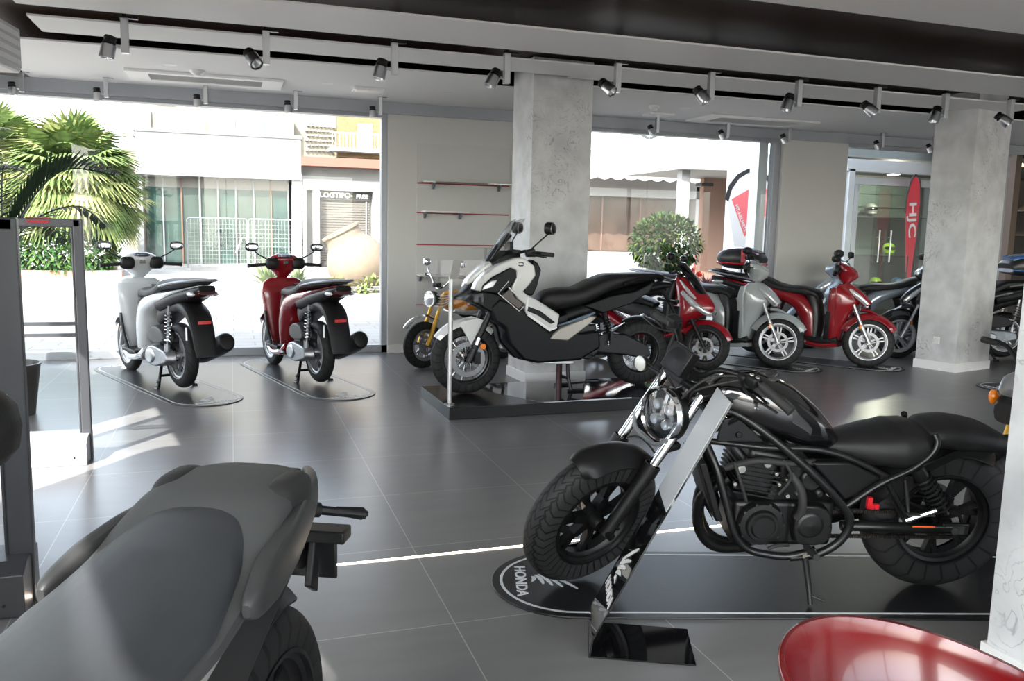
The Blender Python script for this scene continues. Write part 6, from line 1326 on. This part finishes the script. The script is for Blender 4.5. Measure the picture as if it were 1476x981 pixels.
# ================================================================== GREY SPORT BIKE, LOWER LEFT
def near_bike():
    h = R(245); r = thing('street_motorcycle', 'dark grey motorcycle filling the lower left, seen over its seat and tail', 'motorcycle', (.02, 1.87, 0), h)
    Y = -.05; GREYS = mat('seat_grey_grain', (.060, .064, .064), .6, spec=.3, bump=.5, bscale=1400); BLS = mat('seat_black_grain', (.042, .046, .052), .36, spec=.4, bump=.5, bscale=1400); COWL = mat('cowl_charcoal', (.035, .036, .037), .42); SID = mat('side_black', (.012, .012, .013), .3, coat=.3)
    def hy(st): return [(a, b, c, d, Y) for a, b, c, d in st]
    g = G(); g.hull(hy([(-.185, .895, .012, .07), (-.165, .897, .035, .105), (-.08, .893, .055, .145), (.04, .883, .058, .165), (.13, .855, .05, .175), (.26, .81, .04, .185), (.42, .775, .03, .19), (.55, .76, .02, .18)]), 28, 5, 3.2); g.build('pillion_seat', GREYS, r)
    g = G(); g.hull(hy([(.03, .885, .014, .04), (.055, .88, .035, .09), (.13, .862, .055, .125), (.26, .825, .068, .155), (.42, .785, .07, .18), (.60, .775, .07, .165), (.78, .795, .06, .11), (.92, .82, .04, .07)]), 28, 5, 2.5); g.build('rider_seat', BLS, r)
    for s in (-1, 1):
        g = G(); g.ell((-.04, Y + s * .125, .895), (.095, .040, .050), 18, 10, e=2.8); g.build('grip_recess', mat('recess_dark', (.018, .018, .019), .6), r)
        st = [(-.335, .858, .014, .006, .055), (-.315, .856, .032, .012, .070), (-.24, .852, .044, .018, .108), (-.10, .844, .052, .020, .140), (.08, .836, .052, .022, .175), (.22, .822, .048, .026, .188), (.31, .812, .03, .018, .198), (.34, .81, .012, .008, .198)]
        g = G(); g.hull([(x, z, a, b, Y + s * (y + .0)) for x, z, a, b, y in st], 16, 4, 3.4); c = g.build('tail_cowl', COWL, r)
        g = G(); g.hull([(-.315, .850, .016, .010, Y + s * .028), (-.28, .852, .018, .012, Y + s * .04), (-.24, .855, .010, .008, Y + s * .055)], 10, 2); g.build('tail_light', REDL, c)
        g = G(); g.tube([(-.34, Y + s * .03, .765), (-.37, Y + s * .09, .745)], .017, 10, 1); g.hull([(-.395, .742, .012, .017, Y + s * .10), (-.40, .74, .014, .02, Y + s * .135), (-.405, .738, .011, .016, Y + s * .17)], 10, 1)
        g = G(); g.tube([(-.31, Y + s * .03, .775), (-.36, Y + s * .085, .755)], [.026, .02], 12, 1); g.tube([(-.36, Y + s * .085, .755), (-.40, Y + s * .20, .735)], [.013, .012], 8, 1); g.tube([(-.375, Y + s * .125, .75), (-.40, Y + s * .19, .738), (-.405, Y + s * .205, .736)], [.012, .018, .006], 8, 1); g.build('rear_indicator', BLK, r)
        g = G(); g.plate([(-.05, .80), (.44, .795), (.80, .76), (.92, .66), (.70, .52), (.30, .60), (.02, .74)], Y + s * .10, Y + s * .165, taper=.03); sp = g.build('side_panel', SID, r, bevel=.014)
        g = G(); g.plate([(.28, .795), (.36, .795), (.92, .70), (.92, .672), (.60, .73)], Y + s * .16, Y + s * .172); g.build('red_stripe', mat('stripe_red', (.60, .01, .02), .35, coat=.5), sp, smooth=False)
        g = G(); g.plate([(.26, .782), (.60, .722), (.92, .665), (.92, .63), (.55, .70)], Y + s * .16, Y + s * .172); g.build('silver_stripe', mat('stripe_silver', (.42, .42, .40), .35, metal=.4), sp, smooth=False)
        g = G(); g.plate([(.02, .76), (.40, .78), (.52, .60), (.62, .42), (.40, .40), (.22, .56)], Y + s * .09, Y + s * .128, taper=.04); g.build('lower_panel', SID, r, bevel=.01)
    g = G(); g.box((-.24, Y, .84), (.20, .10, .07)); g.hull([(.2, .78, .06, .12, Y), (-.1, .83, .05, .09, Y), (-.28, .85, .03, .04, Y)], 14, 2, 3); g.build('tail_body', BLK, r, bevel=.01)
    g = G(); g.tube([(-.22, Y, .80), (-.33, Y, .73), (-.42, Y, .62), (-.45, Y, .56)], [.045, .04, .022, .02], 8, 2); g.box((-.46, Y, .60), (.012, .20, .15)); g.plate([(-.44, .66), (-.40, .66), (-.36, .54), (-.42, .50)], Y - .06, Y - .04); g.plate([(-.44, .66), (-.40, .66), (-.36, .54), (-.42, .50)], Y + .04, Y + .06); g.box((-.43, Y + .075, .665), (.07, .13, .035)); g.build('plate_holder', BLK, r, bevel=.005)
    g = G(); g.fender((0, .315), .36, 40, 118, .075, .03, .005, 16); g.build('rear_hugger', BLK, r)
    wheel(r, 'rear_wheel', T(.0, .0, .315), .315, .17, .215, 'multi', BLKM, BLOCK, disc=.12, disc_y=-.08, discs=(1,), hubw=.08)
    g = G(); g.tube([(.5, .11, .36), (.2, .13, .33), (-.03, .13, .315)], [.04, .032, .028], 10, 2); g.tube([(.5, -.11, .36), (.2, -.13, .33), (-.03, -.13, .315)], [.04, .032, .028], 10, 2); g.build('swingarm', BLKM, r)
    g = G(); g.box((.70, Y, .40), (.36, .26, .34)); g.cyl((.76, -.20, .38), (.76, .12, .38), .11, n=24); g.build('engine', mat('engine_black', (.014, .014, .015), .38, metal=.4), r, bevel=.02)
    g = G(); g.hull([(.80, .84, .05, .08, Y), (.90, .86, .09, .13, Y), (1.04, .87, .11, .155, Y), (1.18, .86, .10, .14, Y), (1.26, .83, .06, .09, Y)], 20, 4, 2.5); g.build('fuel_tank', mat('near_tank', (.04, .042, .045), .3, coat=.6), r)
    AXF = (1.42, .31)
    g = G()
    for s in (-1, 1): g.cyl((AXF[0], Y + s * .1, AXF[1]), (1.19, Y + s * .1, .86), .026, n=12)
    g.box((1.2, Y, .85), (.07, .26, .03)); g.build('front_fork', BLKM, r)
    g = G(); g.fender(AXF, .34, 30, 130, .07, .04, .005, 14); g.build('front_mudguard', BLK, r)
    wheel(r, 'front_wheel', T(AXF[0], Y, AXF[1]), .31, .12, .215, 'multi', BLKM, BLOCK, disc=.15, disc_y=.065, discs=(1, -1))
    g = G(); g.tube([(1.12, Y - .36, .99), (1.18, Y - .2, 1.0), (1.19, Y, .93), (1.18, Y + .2, 1.0), (1.12, Y + .36, .99)], .012, 8, 3); hb = g.build('handlebar', BLKM, r)
    for s in (-1, 1): g = G(); g.tube([(1.15, Y + s * .26, 1.0), (1.11, Y + s * .38, .985)], .018, 10, 1); g.build('grip', RUB, hb)
    g = G(); g.hull([(1.24, .95, .04, .07, Y), (1.32, .90, .08, .10, Y), (1.38, .84, .05, .07, Y)], 16, 3, 3); g.build('headlight', BLKG, r)
    mirror_part(r, Matrix.Identity(4), (1.15, Y + .26, 1.01), (.985, Y + .205, 1.28), (.016, .062, .045), yaw=10)
    mirror_part(r, Matrix.Identity(4), (1.15, Y - .26, 1.01), (1.0, Y - .33, 1.25), (.02, .075, .052), yaw=-10)
    g = G(); g.tube([(.62, .1, .24), (.60, .2, .12), (.60, .28, .012)], .012, 8, 2); g.build('side_stand', BLKM, r)
near_bike()

# ================================================================== ANTI-THEFT GATES BY THE ENTRANCE
GATE = mat('gate_dark_grey', (.055, .058, .065), .4, metal=.3); GATL = mat('gate_box_grey', (.38, .40, .44), .4, metal=.2)
def gate(x1, y, w, h, pw, lab, box=True, boxh=.17, boxm=GATL):
    r = thing('security_gate', lab, 'security gate', (x1 - w / 2, y, 0), 0, 0, 'security gates at the entrance')
    for s in (-1, 1):
        g = G(); g.box((s * (w / 2 - pw / 2), 0, h / 2), (pw, .045, h)); g.box((s * (w / 2 - pw - .007), 0, h / 2 + .02), (.014, .03, h - .12)); g.build('post', GATE, r, smooth=False, bevel=.006)
    g = G(); g.box((0, 0, h - .026), (w - .02, .045, .052)); tb = g.build('top_bar', GATE, r, smooth=False, bevel=.008)
    g = G(); g.box((.02, 0, h + .002), (.14, .03, .006)); g.box((.02, -.024, h - .02), (.12, .004, .014)); g.build('alarm_light', mat('alarm_red', (.35, .015, .025), .25), tb, smooth=False)
    for z in (.79, .86): g = G(); g.box((0, 0, z), (w - 2 * pw, .04, .022)); g.build('crossbar', GATE, r, smooth=False)
    g = G(); g.box((0, 0, (h + .86) / 2), (w - 2 * pw, .008, h - .95)); g.box((0, 0, .46), (w - 2 * pw, .008, .62)); g.build('clear_panel', glassy('gate_acrylic', (.97, .98, .985), .02), r, smooth=False)
    g = G(); g.plate([(-.16, .0), (.10, .0), (.10, boxh), (-.09, boxh), (-.16, boxh - .035)], -w / 2 + .01, w / 2 - .02, M=Matrix.Rotation(R(90), 4, 'Z')); b = g.build('base_box', boxm, r, smooth=False, bevel=.004)
    for s in (-1, 1): g = G(); g.cyl((s * (w / 2 - .08), -.163, .05), (s * (w / 2 - .08), -.158, .05), .006, n=10); g.build('screw', BLKM, b)
    return r
gate(-.862, 5.74, .52, 1.50, .055, 'grey security gate standing in the sun, farther from the camera')
gate(-.762, 3.60, .43, 1.50, .088, 'dark security gate at the left edge, nearer the camera', boxh=.20, boxm=mat('gate_box_dark', (.05, .05, .055), .35))

# ================================================================== INDOOR PALM
r = thing('indoor_palm', 'dark green indoor palm beside the entrance at the left edge', 'palm plant', (-1.62, 7.2, 0))
g = G(); g.lathe([(0, 0), (.15, 0), (.2, .38), (.215, .40), (.19, .40), (.18, .34), (0, .34)], n=28); g.build('pot', mat('pot_dark', (.05, .04, .035), .4), r)
g = G(); g.lathe([(0, .345), (.18, .345), (0, .36)], n=20); g.build('soil', mat('soil', (.03, .02, .015), .9), r)
g = G(); g.tube([(0, 0, .35), (.02, 0, .8), (0, -.03, 1.3)], [.04, .03, .025], 10, 3); g.build('trunk', mat('palm_stem', (.12, .10, .05), .8, noise_amt=.3), r)
INL = mat('indoor_palm_leaf', (.018, .042, .018), .4, noise_amt=.3, noise_scale=5)
def frond(path, n, L, droop=.25, lift=.35):
    P_, _ = crom([Vector(p) for p in path], [0] * len(path), 12); g = G(); g.tube(P_, .006, 5, 1); m = len(P_)
    for i in range(n):
        t = .12 + .88 * i / (n - 1); k = min(m - 2, int(t * (m - 1))); p = P_[k]; d = (P_[k + 1] - P_[k]).normalized(); sd = d.cross(Vector((0, 0, 1))).normalized()
        ll = L * (math.sin(PI * (t * .75 + .2)) ** .7) * random.uniform(.9, 1.1)
        for s in (-1, 1): leaf(g, p, d * .75 + sd * s * .75 + Vector((0, 0, lift + random.uniform(-.1, .1))), ll, .030, droop=droop, fold=.15)
    o = g.build('frond', INL, r, smooth=False); return o
frond([(0, -.03, 1.25), (.20, -.08, 1.62), (.46, -.14, 1.86), (.80, -.18, 1.83)], 32, .33, .1, .5)
frond([(0, -.03, 1.25), (-.02, -.1, 1.7), (-.03, -.3, 2.15), (.0, -.6, 2.45)], 26, .28, .35, -.2)
frond([(0, -.03, 1.25), (.14, -.3, 1.40), (.36, -.55, 1.47), (.55, -.75, 1.35)], 26, .26, .2, .1)
frond([(0, -.03, 1.25), (-.04, -.3, 1.7), (-.05, -.6, 1.9), (.0, -.85, 1.9)], 26, .28, .3, 0)
frond([(0, -.03, 1.25), (-.04, .2, 1.7), (-.06, .4, 1.9), (-.06, .6, 1.9)], 24, .3, .3, 0)
frond([(0, -.03, 1.25), (.2, .15, 1.5), (.45, .4, 1.6), (.62, .6, 1.45)], 24, .26, .3, .1)

# ================================================================== SHELF WALL BEHIND THE SMALL MOTORCYCLE
r = thing('slat_panel', 'pale grey wall panel with thin red grooves behind the orange motorcycle', 'wall panel', (2.65, BW - .004, 0))
g = G(); zs = [.0, .57, .92, 1.29, 1.665, 2.01, 2.47]
for a, b2 in zip(zs[:-1], zs[1:]): g.box((.0, -.009, (a + b2) / 2 + (.04 if a == 0 else 0)), (1.14, .018, b2 - a - .014 - (.08 if a == 0 else 0)))
g.build('boards', mat('panel_grey', (.57, .57, .56), .5), r, smooth=False, bevel=.002)
for z in zs[1:-1]:
    g = G(); g.box((0, -.010, z), (1.14, .012, .013)); g.build('red_groove', mat('groove_red', (.38, .02, .03), .4), r, smooth=False)
def wshelf(x0, x1, z, lab, m, th=.018, br=(), dep=.24):
    q = thing('wall_shelf', lab, 'shelf', ((x0 + x1) / 2, BW - .018, z)); w = x1 - x0
    g = G(); g.box((0, -dep / 2, th / 2), (w, dep, th)); g.build('board', m, q, smooth=False, bevel=.002)
    for bx in br:
        g = G(); g.plate([(-.0, 0), (-.0, -.07), (-.03, -.07), (-.10, -.008), (-.10, 0)], -.012, .012, M=T(bx - (x0 + x1) / 2, 0, 0) @ Matrix.Rotation(R(90), 4, 'Z')); g.build('bracket', mat('bracket_steel', (.22, .25, .30), .35, metal=.7), q, smooth=False)
wshelf(2.10, 3.2, 2.015, 'long glass shelf with a dark edge, highest on the panel', glassy('shelf_glass', (.75, .85, .82), .1), .010, (2.27, 3.08))
wshelf(2.13, 2.66, 1.67, 'short white shelf on grey brackets, below the glass shelf', WHT, .018, (2.17, 2.60))
wshelf(2.08, 2.5, .925, 'short white shelf behind the clear sign on the steel post', WHT, .016, (2.12,))
for x, lab in ((2.72, 'small clear display stand on the glass riser behind the windscreen'),):
    q = thing('acrylic_stand', lab, 'display stand', (2.9, 9.76, .925)); ACR = glassy('acrylic', (.95, .955, .955), .05)
    g = G(); g.box((0, 0, .34), (.34, .14, .005)); g.box((0, 0, .17), (.005, .12, .34)); g.box((0, 0, .003), (.2, .12, .006)); g.build('stand', ACR, q, smooth=False)
wshelf(2.66, 3.16, .905, 'short white shelf carrying the clear display stand, behind the adventure bike', WHT, .016, (2.8,))

# ================================================================== RED BUCKET STOOL, LOWER RIGHT
r = thing('bucket_stool', 'glossy red plastic bucket stool in the lower right corner', 'stool', (1.01, .90, 0), R(125))
REDC = mat('chair_red', (.13, .0015, .003), .2, coat=.35)
g = G(); rings = []; N_ = 44; prof = [(0, .0), (.08, .002), (.14, .015), (.18, .05), (.20, .12)]
def rimz(a): return .78 + .07 * (0.5 + .5 * math.cos(a)) ** 1.6
outer = []; inner = []
for i in range(N_):
    a = 2 * PI * i / N_; rz = rimz(a); o_ = []; n_ = []
    for k in range(10):
        u = k / 9; rad = .075 + .155 * math.sin(u * PI / 2) ** .8 + .018 * u * (0.5 + .5 * math.cos(a)); z = .62 + (rz - .62) * (1 - math.cos(u * PI / 2)) ** .9
        o_.append((rad * math.cos(a) * 1.02, rad * math.sin(a), z - .008)); n_.append(((rad - .010) * math.cos(a) * 1.02, (rad - .010) * math.sin(a), z + .004))
    o_[-1] = (o_[-1][0] * 1.03, o_[-1][1] * 1.03, o_[-1][2] + .006)
    outer.append(o_); inner.append(n_)
vs = []; fs = []
for i in range(N_): vs += outer[i] + inner[i]
for i in range(N_):
    a, b2 = i * 20, ((i + 1) % N_) * 20
    for k in range(9):
        hole = (k in (6, 7)) and i in (2, 3)
        if hole: continue
        fs.append((a + k, a + k + 1, b2 + k + 1, b2 + k)); fs.append((b2 + 10 + k, b2 + 10 + k + 1, a + 10 + k + 1, a + 10 + k))
    fs.append((a + 9, a + 19, b2 + 19, b2 + 9))
fs.append(tuple(i * 20 for i in range(N_))[::-1]); fs.append(tuple(i * 20 + 10 for i in range(N_)))
g._add([Vector(v) for v in vs], fs); o = g.build('seat_shell', REDC, r, ang=60); sb = o.modifiers.new('sub', 'SUBSURF'); sb.levels = 1; sb.render_levels = 1
g = G(); g.lathe([(0, .62), (.05, .62), (.05, .56), (.028, .54), (.028, .06), (.05, .035), (.20, .012), (.21, 0), (0, 0)], n=36); g.build('pedestal', CHR, r)
g = G(); g.tube([(.028, 0, .28), (.16, .06, .27), (.2, 0, .27), (.16, -.06, .27), (.028, 0, .28)], .010, 8, 3); g.build('footrest', CHR, r)

# ================================================================== DIM FAR END OF THE SHOP, BEYOND THE RIGHT HAND COLUMN
r = thing('display_rack', 'dark rack with bright yellow gear at the dim far right end', 'rack', (13.9, 12.4, 0), R(-45))
g = G()
for x in (-.9, .9): g.box((x, 0, 1.3), (.06, .4, 2.6))
g.box((0, .2, 1.3), (1.9, .03, 2.6)); g.build('frame', mat('rack_dark', (.02, .018, .018), .6), r, smooth=False)
for z in (.5, 1.1, 1.6, 2.05): g = G(); g.box((0, 0, z), (1.8, .42, .025)); g.build('shelf', DGREY, r, smooth=False)
_c, _s = math.cos(R(-45)), math.sin(R(-45))
for i, (u, z, m, lab) in enumerate(((-.55, 2.065, FLUO, 'yellow helmet at the left end of the top rack shelf, dim far right'), (-.1, 2.065, FLUO, 'second yellow helmet on the top rack shelf, dim far right'), (-.5, 1.615, mat('helmet_red', (.55, .02, .02), .3), 'red helmet on the second rack shelf, dim far right'), (-.05, 1.615, mat('helmet_red', (.55, .02, .02), .3), 'second red helmet on the second rack shelf, dim far right'), (-.5, 1.115, BLKG, 'black helmet on the third rack shelf, dim far right'))):
    helmet(13.9 + u * _c, 12.4 + u * _s - .02, z, R(-135), m, lab, 'helmets on the far rack')
# warm shop lamps over the far rack
for i, (x, y) in enumerate(((13.2, 11.4), (14.6, 12.2))):
    q = thing('ceiling_spot', 'warm ceiling spotlight over the far rack, %s' % ('nearer the column' if i == 0 else 'nearer the right edge'), 'spotlight', (x, y, 3.1), 0, 0, 'warm spots at the far end')
    g = G(); g.lathe([(0, 0), (.05, 0), (.055, -.10), (.045, -.10), (.04, -.06), (0, -.06)], n=20); g.build('lamp_body', ALU, q)
    L = bpy.data.lights.new('warm_lamp', 'SPOT'); L.energy = 60; L.color = (1, .72, .45); L.spot_size = R(80); lo = bpy.data.objects.new('warm_lamp', L); COL.objects.link(lo); lo.parent = q; lo.location = (0, 0, -.11); lo.rotation_euler = (R(25), 0, R(-40))
